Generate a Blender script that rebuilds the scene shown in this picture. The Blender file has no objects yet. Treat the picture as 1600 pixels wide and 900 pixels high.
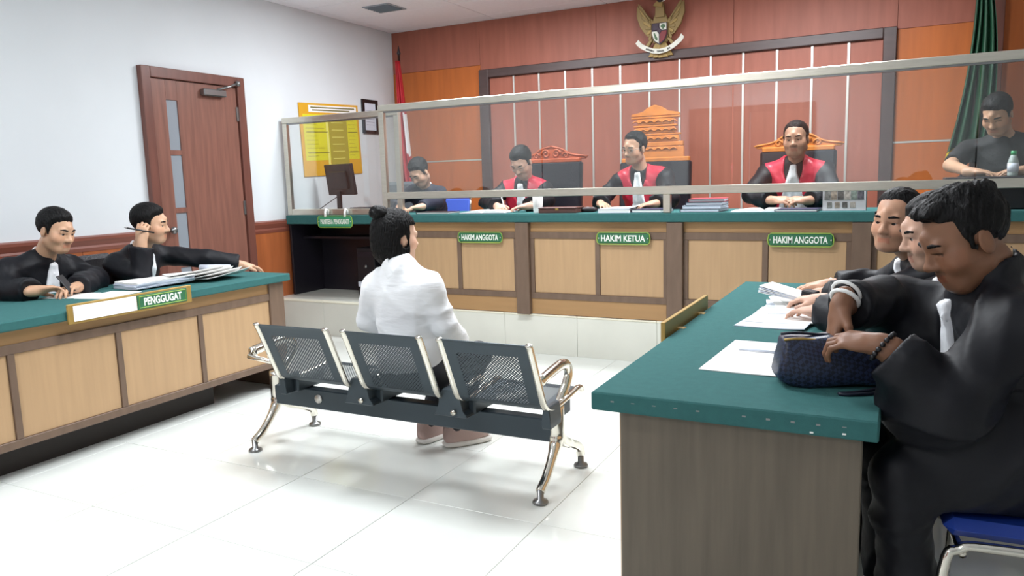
import bpy, bmesh, math, random
import numpy as np
from mathutils import Vector, Matrix
random.seed(7)
sc = bpy.context.scene
C = sc.collection

# ------------------------------------------------------------------ camera, world, exposure
CAM_H = 1.314
yaw, pitch, roll = (math.radians(a) for a in (27.2688, 8.125, -1.7078))
fwd = Vector((-math.sin(yaw)*math.cos(pitch), math.cos(yaw)*math.cos(pitch), -math.sin(pitch)))
rgt = Vector((math.cos(yaw), math.sin(yaw), 0)); upv = rgt.cross(fwd)
r2 = math.cos(roll)*rgt + math.sin(roll)*upv
u2 = -math.sin(roll)*rgt + math.cos(roll)*upv
cam = bpy.data.cameras.new('camera'); cam_o = bpy.data.objects.new('camera', cam); C.objects.link(cam_o)
cam.sensor_width = 36; cam.lens = 1188.4/1600*36; cam.clip_start = 0.05
m = Matrix((r2, u2, -fwd)).transposed().to_4x4(); m.translation = (0, 0, CAM_H)
cam_o.matrix_world = m
sc.camera = cam_o
w = bpy.data.worlds.new('world'); sc.world = w; w.use_nodes = True
w.node_tree.nodes['Background'].inputs[0].default_value = (.8, .9, 1, 1)
w.node_tree.nodes['Background'].inputs[1].default_value = .3
sc.view_settings.view_transform = 'Standard'; sc.view_settings.look = 'None'
sc.view_settings.gamma = 1; sc.view_settings.use_curve_mapping = False
sc.view_settings.exposure = -0.03
LIGHT_W = 56.0          # watts of each ceiling fixture

# ------------------------------------------------------------------ materials
def lin(c):
    if isinstance(c, str): c = tuple(int(c[i:i+2], 16)/255 for i in (0, 2, 4))
    return tuple(x/12.92 if x <= .04045 else ((x+.055)/1.055)**2.4 for x in c)
MATS = {}
def mat(name, col, rough=.5, metal=0., var=0., vscale=6., stretch=(1, 1, 1), bump=0., bscale=40., spec=.5, coat=0., emit=0., sheen=0.):
    if name in MATS: return MATS[name]
    M = bpy.data.materials.new(name); M.use_nodes = True; nt = M.node_tree; b = nt.nodes['Principled BSDF']
    c = lin(col)
    b.inputs['Base Color'].default_value = (*c, 1); b.inputs['Roughness'].default_value = rough
    b.inputs['Metallic'].default_value = metal; b.inputs['Specular IOR Level'].default_value = spec
    b.inputs['Coat Weight'].default_value = coat; b.inputs['Coat Roughness'].default_value = .12
    if sheen: b.inputs['Sheen Weight'].default_value = sheen
    if emit:
        b.inputs['Emission Color'].default_value = (1, 1, 1, 1); b.inputs['Emission Strength'].default_value = emit
    if var or bump:
        tc = nt.nodes.new('ShaderNodeTexCoord'); mp = nt.nodes.new('ShaderNodeMapping')
        mp.inputs['Scale'].default_value = stretch; nt.links.new(tc.outputs['Object'], mp.inputs['Vector'])
    if var:
        n = nt.nodes.new('ShaderNodeTexNoise'); n.inputs['Scale'].default_value = vscale; n.inputs['Detail'].default_value = 5
        nt.links.new(mp.outputs[0], n.inputs['Vector'])
        r = nt.nodes.new('ShaderNodeValToRGB')
        r.color_ramp.elements[0].position = .3; r.color_ramp.elements[1].position = .7
        r.color_ramp.elements[0].color = (*[x*(1-var) for x in c], 1); r.color_ramp.elements[1].color = (*[min(1, x*(1+var)) for x in c], 1)
        nt.links.new(n.outputs['Fac'], r.inputs['Fac']); nt.links.new(r.outputs[0], b.inputs['Base Color'])
    if bump:
        n2 = nt.nodes.new('ShaderNodeTexNoise'); n2.inputs['Scale'].default_value = bscale; n2.inputs['Detail'].default_value = 3
        nt.links.new(mp.outputs[0], n2.inputs['Vector'])
        bp = nt.nodes.new('ShaderNodeBump'); bp.inputs['Strength'].default_value = bump; bp.inputs['Distance'].default_value = .01
        nt.links.new(n2.outputs['Fac'], bp.inputs['Height']); nt.links.new(bp.outputs[0], b.inputs['Normal'])
    MATS[name] = M; return M
def attr_mat(name, rough=.5, sss=0., spec=.4):
    M = bpy.data.materials.new(name); M.use_nodes = True; nt = M.node_tree; b = nt.nodes['Principled BSDF']
    a = nt.nodes.new('ShaderNodeVertexColor'); a.layer_name = 'tint'
    nt.links.new(a.outputs[0], b.inputs['Base Color']); b.inputs['Roughness'].default_value = rough
    b.inputs['Specular IOR Level'].default_value = spec
    if sss: b.inputs['Subsurface Weight'].default_value = sss; b.inputs['Subsurface Radius'].default_value = (.01, .004, .002); b.inputs['Subsurface Scale'].default_value = .4
    MATS[name] = M; return M
def glass_mat(name, tint, ior=1.5):
    M = bpy.data.materials.new(name); M.use_nodes = True; nt = M.node_tree
    for n in list(nt.nodes): nt.nodes.remove(n)
    o = nt.nodes.new('ShaderNodeOutputMaterial'); t = nt.nodes.new('ShaderNodeBsdfTransparent'); g = nt.nodes.new('ShaderNodeBsdfGlossy')
    t.inputs[0].default_value = (*tint, 1); g.inputs['Roughness'].default_value = .015
    fr = nt.nodes.new('ShaderNodeFresnel'); ge = nt.nodes.new('ShaderNodeNewGeometry'); iv = nt.nodes.new('ShaderNodeMix'); iv.inputs[2].default_value = ior; iv.inputs[3].default_value = 1/ior
    nt.links.new(ge.outputs['Backfacing'], iv.inputs[0]); nt.links.new(iv.outputs[0], fr.inputs[0])
    mx = nt.nodes.new('ShaderNodeMixShader'); nt.links.new(fr.outputs[0], mx.inputs[0]); nt.links.new(t.outputs[0], mx.inputs[1]); nt.links.new(g.outputs[0], mx.inputs[2])
    nt.links.new(mx.outputs[0], o.inputs[0]); MATS[name] = M; return M
def perforated_mat(name, col):
    M = bpy.data.materials.new(name); M.use_nodes = True; nt = M.node_tree; b = nt.nodes['Principled BSDF']
    b.inputs['Base Color'].default_value = (*lin(col), 1); b.inputs['Roughness'].default_value = .35; b.inputs['Metallic'].default_value = .3
    o = nt.nodes['Material Output']
    uv = nt.nodes.new('ShaderNodeUVMap'); sca = nt.nodes.new('ShaderNodeVectorMath'); sca.operation = 'SCALE'; sca.inputs['Scale'].default_value = 1/.0105
    nt.links.new(uv.outputs[0], sca.inputs[0])
    vo = nt.nodes.new('ShaderNodeTexVoronoi'); vo.inputs['Randomness'].default_value = 0; vo.inputs['Scale'].default_value = 1
    rot = nt.nodes.new('ShaderNodeMapping'); rot.inputs['Rotation'].default_value = (0, 0, math.pi/4)
    nt.links.new(sca.outputs[0], rot.inputs[0]); nt.links.new(rot.outputs[0], vo.inputs['Vector'])
    lt = nt.nodes.new('ShaderNodeMath'); lt.operation = 'LESS_THAN'; lt.inputs[1].default_value = .36
    nt.links.new(vo.outputs['Distance'], lt.inputs[0])
    t = nt.nodes.new('ShaderNodeBsdfTransparent'); mx = nt.nodes.new('ShaderNodeMixShader')
    nt.links.new(lt.outputs[0], mx.inputs[0]); nt.links.new(b.outputs[0], mx.inputs[1]); nt.links.new(t.outputs[0], mx.inputs[2]); nt.links.new(mx.outputs[0], o.inputs[0])
    MATS[name] = M; return M

WALL = mat('wall_paint', 'd9dee2', .6, var=.02, vscale=2)
TILE = mat('floor_tile', 'e3e6e1', .13, var=.03, vscale=3)
GROUT = mat('grout', 'b4b5ae', .8)
CEILM = mat('ceiling_panel', 'f4f4fa', .8, var=.02, vscale=30)
ORANGE = mat('orange_veneer', 'b8652f', .45, spec=.35, var=.1, vscale=3, stretch=(6, 6, .6))
ORANGE_HAZED = mat('hazed_orange_veneer', 'a0604f', .48, spec=.35, var=.1, vscale=3, stretch=(6, 6, .6))  # same orange veneer, with haze and dimmer light mixed into its colour
STRIP = mat('strip_aluminium', 'd5d2cc', .35, .6)
DARKF = mat('dark_wood', '4b3a38', .4, var=.15, vscale=4, stretch=(1, 1, 6))
DOORW = mat('door_wood', '80564a', .35, var=.18, vscale=4, stretch=(8, 8, .5))
DOORF = mat('door_frame_wood', '6f453b', .35, var=.15, vscale=4, stretch=(6, 6, .6))
RAILW = mat('rail_wood', '80483a', .4, var=.15, vscale=4, stretch=(6, .6, 6))
WAINS = mat('wainscot_wood', 'a05a34', .35, var=.15, vscale=3, stretch=(6, 6, .6))
CLOTH = mat('green_cloth', '386766', .9, var=.06, vscale=40, bump=.25, bscale=400, spec=.2)
TAN = mat('tan_laminate', 'b69570', .42, var=.06, vscale=4, stretch=(8, 8, .6))
TAN2 = mat('tan_laminate_apron', 'a58056', .45, var=.06, vscale=4, stretch=(.6, .6, 8))
BROWN = mat('brown_frame', '6d5849', .5, var=.12, vscale=6, stretch=(4, 4, .8))
GREYW = mat('grey_wood', '63594c', .5, var=.14, vscale=9, stretch=(5, 5, .35))
BLACKP = mat('black_panel', '1d1a22', .35)
PLAT = mat('platform_tile', 'd9d9cf', .2, var=.03, vscale=4)
ALU = mat('brushed_aluminium', 'cfcabd', .3, .85, var=.06, vscale=12, stretch=(1, 8, 8))
CHROME = mat('chrome', 'e2ddd2', .12, 1.)
DKSTEEL = mat('charcoal_steel', '3d474e', .4, .45)
PERF = perforated_mat('perforated_steel', '3d474e')
BLACKPL = mat('black_plastic', '16161b', .4)
BLACKR = mat('rubber', '1a1a1a', .7)
PAPER = mat('paper', 'f2f1ee', .75)
PAPER2 = mat('paper_blueish', 'd5dbe8', .75)
GOLD = mat('gold_trim', 'a98a4a', .4, .35)
GREENP = mat('green_plate', '2f6a48', .4)
GREENP2 = mat('bright_green_plate', '3f9a70', .4)
LIME = mat('lime_edge', '8fb24a', .5)
WHITE = mat('white_plastic', 'f0f0ee', .35)
LETTER = mat('white_letter', 'eef2ea', .5)
LEATHER = mat('black_leather', '1c1b22', .32, bump=.2, bscale=90)
CARVED = mat('carved_wood', 'a24a26', .35, var=.2, vscale=14)
CARVED2 = mat('orange_carved_wood', 'c0722c', .4, var=.2, vscale=14)
BLUE = mat('blue_vinyl', '1e3f9c', .45)
BLUE2 = mat('blue_plastic', '4b66c8', .4)
GLASS = glass_mat('clear_glass', (.95, .965, .955), 1.85)
FROST = mat('frosted_glass', '8b929a', .3)
GUN = mat('gunmetal', '8d8d8d', .3, .9)
EMIT = mat('light_diffuser', 'ffffff', .5, emit=9.)

# ------------------------------------------------------------------ mesh helpers
def root_of(p):
    o = Vector((0, 0, 0))
    while p is not None: o += p.location; p = p.parent
    return o
def link(name, me, parent=None, loc=None):
    o = bpy.data.objects.new(name, me); C.objects.link(o)
    if parent is not None: o.parent = parent
    if loc is not None: o.location = loc
    return o
def tag(o, label=None, cat=None, group=None, kind=None):
    if label: o['label'] = label
    if cat: o['category'] = cat
    if group: o['group'] = group
    if kind: o['kind'] = kind
    return o
def thing(name, loc, label, cat, group=None):
    o = bpy.data.objects.new(name, None); o.empty_display_size = .1; C.objects.link(o); o.location = loc
    return tag(o, label, cat, group)
def mobj(name, V, F, mt, parent=None, smooth=False, base=None):
    """mesh object from world-space vertices; origin at the parent's root or at its own base centre"""
    V = np.asarray(V, dtype=np.float64)
    if parent is not None: org = np.array(root_of(parent)); loc = (0, 0, 0)
    else:
        lo, hi = V.min(0), V.max(0); org = np.array(base if base is not None else ((lo[0]+hi[0])/2, (lo[1]+hi[1])/2, lo[2])); loc = org
    me = bpy.data.meshes.new(name); me.from_pydata((V-org).tolist(), [], [tuple(f) for f in F])
    for q in (mt if isinstance(mt, (list, tuple)) else [mt]): me.materials.append(q)
    if smooth: me.shade_smooth()
    me.update()
    return link(name, me, parent, loc)
def bm_obj(name, bm, mt, parent=None, smooth=False, base=None):
    bmesh.ops.recalc_face_normals(bm, faces=bm.faces)
    bm.verts.ensure_lookup_table()
    for i, v in enumerate(bm.verts): v.index = i
    V = [tuple(v.co) for v in bm.verts]; F = [[v.index for v in f.verts] for f in bm.faces]
    mi = [f.material_index for f in bm.faces]; bm.free()
    o = mobj(name, V, F, mt, parent, smooth, base)
    if any(mi): o.data.polygons.foreach_set('material_index', mi)
    return o
def add_box(bm, lo, hi, bev=0., rot=None, piv=None):
    vs = [bm.verts.new((x, y, z)) for z in (lo[2], hi[2]) for y in (lo[1], hi[1]) for x in (lo[0], hi[0])]
    fs = [bm.faces.new([vs[i] for i in f]) for f in ((0, 2, 3, 1), (4, 5, 7, 6), (0, 1, 5, 4), (2, 6, 7, 3), (0, 4, 6, 2), (1, 3, 7, 5))]
    if bev:
        ed = list({e for f in fs for e in f.edges})
        r = bmesh.ops.bevel(bm, geom=ed, offset=bev, segments=1, affect='EDGES', profile=.5)
        vs = list({v for f in r['faces'] for v in f.verts} | {v for v in vs if v.is_valid})
    if rot is not None:
        p = Vector(piv) if piv is not None else (Vector(lo)+Vector(hi))/2
        for v in vs: v.co = rot @ (v.co-p) + p
    return vs
def box(name, lo, hi, mt, parent=None, bev=0., rot=None, piv=None):
    bm = bmesh.new(); add_box(bm, lo, hi, bev, rot, piv); return bm_obj(name, bm, mt, parent)
def add_tube(bm, pts, rad, n=10, flat=1., caps=True, closed=False):
    pts = [Vector(p) for p in pts]; rings = []; N = len(pts)
    rr = rad if isinstance(rad, (list, tuple)) else [rad]*N
    prev = None
    for i, p in enumerate(pts):
        a = pts[(i-1) % N] if (i or closed) else p; b = pts[(i+1) % N] if (i < N-1 or closed) else p
        t = (b-a).normalized()
        if prev is None:
            s = t.cross(Vector((0, 0, 1)))
            if s.length < .1: s = t.cross(Vector((0, 1, 0)))
        else: s = prev - t*prev.dot(t)
        s.normalize(); prev = s; q = t.cross(s)
        rings.append([bm.verts.new(p + s*math.cos(2*math.pi*k/n)*rr[i] + q*math.sin(2*math.pi*k/n)*rr[i]*flat) for k in range(n)])
    for i in range(N if closed else N-1):
        A, B = rings[i], rings[(i+1) % N]
        for k in range(n): bm.faces.new((A[k], A[(k+1) % n], B[(k+1) % n], B[k]))
    if caps and not closed:
        bm.faces.new(rings[0][::-1]); bm.faces.new(rings[-1])
def tube(name, pts, rad, mt, parent=None, n=10, flat=1., closed=False):
    bm = bmesh.new(); add_tube(bm, pts, rad, n, flat, closed=closed); return bm_obj(name, bm, mt, parent, True)
def add_lathe(bm, c, prof, n=20, axis='z'):
    c = Vector(c); rings = []
    for r, h in prof:
        ring = []
        for k in range(n):
            a = 2*math.pi*k/n; x, y = r*math.cos(a), r*math.sin(a)
            ring.append(bm.verts.new(c + (Vector((x, y, h)) if axis == 'z' else Vector((x, h, y)) if axis == 'y' else Vector((h, x, y)))))
        rings.append(ring)
    for A, B in zip(rings, rings[1:]):
        for k in range(n): bm.faces.new((A[k], A[(k+1) % n], B[(k+1) % n], B[k]))
    bm.faces.new(rings[0][::-1]); bm.faces.new(rings[-1])
def lathe(name, c, prof, mt, parent=None, n=20, axis='z'):
    bm = bmesh.new(); add_lathe(bm, c, prof, n, axis); return bm_obj(name, bm, mt, parent, True)
def spline(P, n=8):
    P = [np.array(p, float) for p in P]; out = []
    Q = [2*P[0]-P[1]] + P + [2*P[-1]-P[-2]]
    for i in range(1, len(Q)-2):
        for t in np.linspace(0, 1, n, endpoint=False):
            a, b, c, d = Q[i-1:i+3]
            out.append(.5*((2*b)+(-a+c)*t+(2*a-5*b+4*c-d)*t*t+(-a+3*b-3*c+d)*t**3))
    out.append(P[-1]); return [tuple(p) for p in out]
def prism(name, poly, o, ux, uy, depth, mt, parent=None, bev=0.):
    """polygon (2-D) extruded along ux x uy"""
    o, ux, uy = Vector(o), Vector(ux), Vector(uy); n = ux.cross(uy).normalized()
    bm = bmesh.new()
    a = [bm.verts.new(o+ux*p[0]+uy*p[1]) for p in poly]; b = [bm.verts.new(v.co+n*depth) for v in a]
    bm.faces.new(a[::-1]); bm.faces.new(b)
    for i in range(len(a)): j = (i+1) % len(a); bm.faces.new((a[i], a[j], b[j], b[i]))
    if bev: bmesh.ops.bevel(bm, geom=[e for e in bm.edges], offset=bev, segments=1, affect='EDGES')
    return bm_obj(name, bm, mt, parent)
def text(name, body, size, loc, rot, mt, parent, width=None, ext=.0015, bold=.0):
    cu = bpy.data.curves.new(name, 'FONT'); cu.body = body; cu.size = size; cu.align_x = 'CENTER'; cu.align_y = 'CENTER'; cu.extrude = ext; cu.offset = bold; cu.resolution_u = 3
    t = bpy.data.objects.new(name, cu); C.objects.link(t); bpy.context.view_layer.update()
    dg = bpy.context.evaluated_depsgraph_get(); me = bpy.data.meshes.new_from_object(t.evaluated_get(dg))
    C.objects.unlink(t); bpy.data.objects.remove(t); bpy.data.curves.remove(cu)
    V = np.array([v.co for v in me.vertices])
    V[:, :2] -= (V[:, :2].max(0)+V[:, :2].min(0))/2
    if width: V[:, 0] *= width/(V[:, 0].max()-V[:, 0].min())
    R = np.array(rot)            # 3x3: columns right, up, normal
    W = V@R.T + np.array(loc)
    F = [list(p.vertices) for p in me.polygons]; bpy.data.meshes.remove(me)
    return mobj(name, W, F, mt, parent)
R_S = np.array([[1, 0, 0], [0, 0, -1], [0, 1, 0]])      # faces -y
R_E = np.array([[0, 0, 1], [1, 0, 0], [0, 1, 0]])       # faces +x
def copy_tree(o, loc=None, parent=None):
    c = o.copy(); C.objects.link(c); c.parent = parent
    if loc is not None: c.location = loc
    for ch in list(o.children): copy_tree(ch, None, c)
    return c

# ------------------------------------------------------------------ the room
XL, XR, YF, YB, ZC = -5.1, 2.7, -3.0, 7.18, 2.945
def struct(o): o['kind'] = 'structure'; return o
fl = struct(box('floor', (XL, YF, -.12), (XR, YB, -.006), GROUT))
tm = None
for i in range(-7, 7):
    for j in range(-9, 5):
        x0, y0 = -1.2+.6*i, 2.495+.6*j
        lo = (max(x0, XL)+.0012, max(y0, YF)+.0012); hi = (min(x0+.6, XR)-.0012, min(y0+.6, 5.12)-.0012)
        if hi[0]-lo[0] < .05 or hi[1]-lo[1] < .05: continue
        c = ((lo[0]+hi[0])/2, (lo[1]+hi[1])/2)
        full = hi[0]-lo[0] > .59 and hi[1]-lo[1] > .59
        if full and tm is not None: t = link('floor_tile', tm, fl, (c[0]-fl.location[0], c[1]-fl.location[1], -fl.location[2]))
        else:
            bm = bmesh.new(); add_box(bm, (lo[0]-c[0], lo[1]-c[1], -.006), (hi[0]-c[0], hi[1]-c[1], 0), .001)
            t = bm_obj('floor_tile', bm, TILE, None, base=(0, 0, 0)); t.parent = fl
            t.location = (c[0]-fl.location[0], c[1]-fl.location[1], -fl.location[2])
            if full: tm = t.data
        t.rotation_euler = (random.uniform(-.0012, .0012), random.uniform(-.0012, .0012), 0)
ce = struct(box('ceiling', (XL, YF, ZC+.012), (XR, YB, ZC+.15), mat('ceiling_bar', 'c4c4c8', .7)))
cm = None
xs = [XL, -4.99] + [-3.79+1.2*k for k in range(6)]; ys = [YB-.24-.6*k for k in range(18)][::-1] + [YB]
FIX = [(-3.79, 5.14, 1.15), (-1.39, 5.14, 1.4), (-2.59, 2.74, 1.2), (-3.79, .34, .55), (-2.59, -2.06, .8)]
def is_fix(x, y): return any(abs(x-a) < .1 and abs(y-b) < .1 for a, b, _ in FIX)
for a, b in zip(xs, xs[1:]):
    for c, d in zip(ys, ys[1:]):
        if d <= YF or is_fix(a, c): continue
        full = abs(b-a-1.2) < .01 and abs(d-c-.6) < .01
        cx, cy = (a+b)/2, (c+d)/2
        loc = (cx-ce.location[0], cy-ce.location[1], ZC-ce.location[2])
        if full and cm is not None: link('ceiling_panel', cm, ce, loc)
        else:
            bm = bmesh.new(); add_box(bm, (a-cx+.004, c-cy+.004, 0), (b-cx-.004, d-cy-.004, .012), .002)
            o = bm_obj('ceiling_panel', bm, CEILM, None, base=(0, 0, 0)); o.parent = ce; o.location = loc
            if full: cm = o.data
desc = ['fluorescent ceiling light above the clerk desk near the white wall', 'fluorescent ceiling light above the judges desk in front of the eagle emblem', 'fluorescent ceiling light above the steel bench',
        'fluorescent ceiling light over the near left floor', 'fluorescent ceiling light behind the viewer']
for i, (a, c, p) in enumerate(FIX):
    t = thing('ceiling_light', (a+.6, c+.3, ZC), desc[i], 'ceiling light', 'recessed ceiling lights')
    bm = bmesh.new()
    for lo, hi in (((a+.004, c+.004), (a+1.196, c+.03)), ((a+.004, c+.57), (a+1.196, c+.596)), ((a+.004, c+.03), (a+.03, c+.57)), ((a+1.17, c+.03), (a+1.196, c+.57))):
        add_box(bm, (*lo, ZC-.004), (*hi, ZC+.012))
    bm_obj('frame', bm, WHITE, t)
    box('diffuser', (a+.03, c+.03, ZC-.03), (a+1.17, c+.57, ZC+.01), EMIT, t, .012)
    L = bpy.data.lights.new('tube_light', 'AREA'); L.shape = 'RECTANGLE'; L.size = 1.1; L.size_y = .5; L.energy = LIGHT_W*p; L.color = (.95, 1, 1.05)
    lo = bpy.data.objects.new('tube_light', L); C.objects.link(lo); lo.parent = t; lo.location = (0, 0, -.035)
# left wall with wainscot and chair rail
wl = struct(box('wall_left', (XL-.12, YF, -.1), (XL, YB, ZC+.05), WALL))
D0, D1 = 3.921, 4.922      # outer door frame
y = YF
def wains(a, b):
    n = max(1, round((b-a)/.6)); s = (b-a)/n
    for k in range(n): box('wainscot_panel', (XL, a+k*s+.001, .1), (XL+.014, a+(k+1)*s-.001, .905), WAINS, wl, .002)
    box('baseboard', (XL, a, 0), (XL+.02, b, .1), RAILW, wl, .003)
    prism('chair_rail', [(0, .9), (.018, .9), (.024, .925), (.02, .94), (.028, .955), (.04, .98), (.04, 1.0), (.0, 1.01)], (XL, b, 0), (1, 0, 0), (0, 0, 1), b-a, RAILW, wl)
wains(YF, D0); wains(D1, YB)
# door
dr = struct(thing('door_1', (XL, (D0+D1)/2, 0), 'reddish brown wooden door with narrow glass strips', None)); del dr['label']
X0 = XL
box('frame_jamb', (X0, D0, 0), (X0+.05, D0+.08, 2.235), DOORF, dr, .004); box('frame_jamb', (X0, D1-.08, 0), (X0+.05, D1, 2.235), DOORF, dr, .004)
box('frame_head', (X0, D0+.08, 2.155), (X0+.05, D1-.08, 2.235), DOORF, dr, .004)
a, b = D0+.085, D1-.085
g0, g1 = 4.135, 4.237
leaf = box('door_leaf', (X0+.004, g1, .01), (X0+.03, b, 2.15), DOORW, dr, .003)
box('door_stile', (X0+.004, a, .01), (X0+.03, g0, 2.15), DOORW, dr, .003)
for z0, z1 in ((2.0, 2.15), (1.58, 1.617), (1.13, 1.17), (.7, .74), (.01, .32)): box('glazing_bar', (X0+.006, g0, z0), (X0+.029, g1, z1), DOORW, dr)
for z0, z1 in ((1.617, 2.0), (1.17, 1.58), (.74, 1.13), (.32, .7)): box('glass_strip', (X0+.008, g0, z0), (X0+.02, g1, z1), FROST, dr)
cl = box('door_closer', (X0+.03, 4.46, 2.055), (X0+.085, 4.69, 2.11), GUN, dr, .008)
tube('closer_arm', [(X0+.075, 4.6, 2.11), (X0+.12, 4.7, 2.14), (X0+.06, 4.84, 2.185)], .009, GUN, cl, 8)
lathe('closer_pivot', (X0+.065, 4.835, 2.16), [(.02, 0), (.02, .04)], GUN, cl, 12)
for z in (1.93, 1.14, .3): box('hinge', (X0+.03, 4.822, z-.06), (X0+.042, 4.848, z+.06), GUN, dr, .003)
lathe('door_knob', (X0+.03, 4.06, 1.0), [(.012, 0), (.012, .03), (.028, .04), (.03, .055), (.018, .068)], GUN, dr, 14, 'x')
# back wall : structural slab, veneer panels, dark frame, slats
wb = struct(box('wall_back', (XL-.12, YB, -.1), (XR+.12, YB+.12, ZC+.05), mat('back_wall_core', '7b3a22', .6)))
FX0, FX1, FZ = -3.99, -.095, 2.45
def vp(x0, x1, z0, z1, m=ORANGE, y=.012): return box('veneer_panel', (x0+.0012, YB-y, z0+.0012), (x1-.0012, YB, z1-.0012), m, wb, .001)
vp(XL, FX0, .3, 1.525); vp(XL, FX0, 1.54, ZC-.44); vp(XL, FX0, ZC-.44, ZC, ORANGE_HAZED)
box('strip', (XL, YB-.016, 1.525), (FX0, YB, 1.54), STRIP, wb)
for x0, x1 in ((FX0, -2.7), (-2.7, -1.4), (-1.4, FX1)): vp(x0, x1, FZ, ZC, ORANGE_HAZED)
vp(FX1, .49, .3, 1.515); vp(FX1, .49, 1.53, 2.43); vp(FX1, .49, 2.43, ZC, ORANGE_HAZED)
box('strip', (FX1, YB-.016, 1.515), (.49, YB, 1.53), STRIP, wb)
box('pilaster', (.49, YB-.06, .3), (.64, YB, ZC), DOORF, wb, .004)
vp(.64, 1.7, .3, ZC); vp(1.7, XR, .3, ZC)
sx = [-3.598+.2859*k for k in range(12)]
ed = [FX0+.11] + sx + [FX1-.1]
for a, b in zip(ed, ed[1:]): vp(a, b, .3, FZ-.085, ORANGE_HAZED if True else ORANGE, .02)
for s in sx: box('strip', (s-.009, YB-.03, .3), (s+.009, YB-.019, FZ-.085), STRIP, wb)
box('dark_frame', (FX0, YB-.06, .3), (FX0+.11, YB, FZ), DARKF, wb, .006); box('dark_frame', (FX1-.1, YB-.06, .3), (FX1, YB, FZ), DARKF, wb, .006)
box('dark_frame', (FX0+.11, YB-.06, FZ-.085), (FX1-.1, YB, FZ), DARKF, wb, .006)
struct(box('wall_right', (XR, YF, -.1), (XR+.12, YB, ZC+.05), mat('wall_right_paint', 'cfcfc9', .6)))
wr = struct(box('wall_rear', (XL-.12, YF-.12, -.1), (XR+.12, YF, ZC+.05), WALL))
d2 = struct(bpy.data.objects.new('door_2', None)); C.objects.link(d2); d2.location = (-2.3, YF, 0)
for x0, x1 in ((-3.2, -2.31), (-2.29, -1.4)):
    box('door_leaf', (x0, YF, .01), (x1, YF+.04, 2.3), DOORW, d2, .004)
bm = bmesh.new(); add_box(bm, (-3.3, YF, 0), (-3.2, YF+.06, 2.4)); add_box(bm, (-1.4, YF, 0), (-1.3, YF+.06, 2.4)); add_box(bm, (-3.2, YF, 2.3), (-1.4, YF+.06, 2.4)); bm_obj('door_frame', bm, DOORF, d2)
# platform
PZ = .305
pl = tag(box('judges_platform', (XL, 5.11, 0), (XR, YB, PZ-.012), PLAT), None, None, None, 'structure'); pl.name = 'floor_platform'
x = XL
k = 0
while x < XR:
    x1 = min(x+.6, XR)
    box('riser_tile', (x+.001, 5.10, 0), (x1-.001, 5.11, PZ-.014), PLAT, pl, .001)
    box('nosing', (x+.001, 5.095, PZ-.014), (x1-.001, 5.16, PZ), mat('nosing', 'e6e2cf', .3), pl, .003)
    for q in range(3): box('platform_tile', (x+.001, 5.161+.67*q, PZ-.012), (x1-.001, min(5.161+.67*(q+1)-.002, YB), PZ), PLAT, pl, .001)
    x += .6
# ------------------------------------------------------------------ judges' desk
JX0, JX1, JF = -3.72, 2.0, 5.09
jd = thing('judges_desk', ((JX0+JX1)/2, 5.35, PZ), 'long tan panelled judges desk with brown posts and green cloth top', 'desk')
box('cloth_top', (JX0-.03, 5.045, .998), (JX1+.03, 5.68, 1.057), CLOTH, jd, .006)
posts = [-3.665+1.15*k for k in range(5)]
for p in posts: box('post', (p-.055, 5.055, PZ-.03 if False else PZ), (p+.055, 5.14, .998), BROWN, jd, .004)
for p, q in zip(posts, posts[1:]):
    a, b = p+.055, q-.055; c = (a+b)/2+.01
    box('apron', (a, JF+.012, .925), (b, JF+.03, .998), TAN2, jd); box('rail', (a, JF, .875), (b, JF+.03, .925), BROWN, jd, .002)
    box('panel', (a+.03, JF+.01, .47), (c-.018, JF+.028, .875), TAN, jd, .002); box('panel', (c+.018, JF+.01, .47), (b-.03, JF+.028, .875), TAN, jd, .002)
    box('stile', (c-.018, JF, .47), (c+.018, JF+.03, .875), BROWN, jd, .002)
    box('stile', (a, JF, .47), (a+.03, JF+.03, .875), BROWN, jd, .002); box('stile', (b-.03, JF, .47), (b, JF+.03, .875), BROWN, jd, .002)
    box('rail', (a, JF, .425), (b, JF+.03, .47), BROWN, jd, .002); box('skirt_board', (a, JF+.008, PZ+.005), (b, JF+.03, .425), TAN2, jd)
box('side_panel', (JX0, 5.14, PZ), (JX0+.02, 5.62, .998), TAN, jd); box('side_panel', (JX1-.02, 5.14, PZ), (JX1, 5.62, .998), TAN, jd)
# clerk's desk, black, set back, open front
cd = thing('clerk_desk', (-4.4, 5.6, PZ), 'black clerk desk with green cloth top beside the white wall', 'desk')
box('cloth_top', (-5.07, 5.32, .965), (-3.76, 5.80, 1.045), CLOTH, cd, .006)
box('side_panel', (-5.06, 5.345, PZ), (-5.035, 5.79, .965), BLACKP, cd, .002); box('side_panel', (-3.79, 5.345, PZ), (-3.765, 5.79, .965), BLACKP, cd, .002)
box('back_panel', (-5.035, 5.75, PZ), (-3.79, 5.775, .965), BLACKP, cd); box('shelf', (-5.035, 5.5, .82), (-3.79, 5.75, .84), BLACKP, cd)
pc = thing('computer_case', (-4.3, 5.62, PZ), 'black computer tower under the clerk desk', 'computer')
box('case', (-4.42, 5.5, PZ), (-4.22, 5.745, .74), BLACKPL, pc, .006); box('disc_drive', (-4.405, 5.493, .66), (-4.235, 5.5, .7), BLACKP, pc)
box('label_plate', (-4.41, 5.492, .385), (-4.23, 5.5, .43), PAPER2, pc); lathe('power_button', (-4.32, 5.496, .57), [(.016, -.006), (.016, .004)], GUN, pc, 12, 'y')
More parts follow.
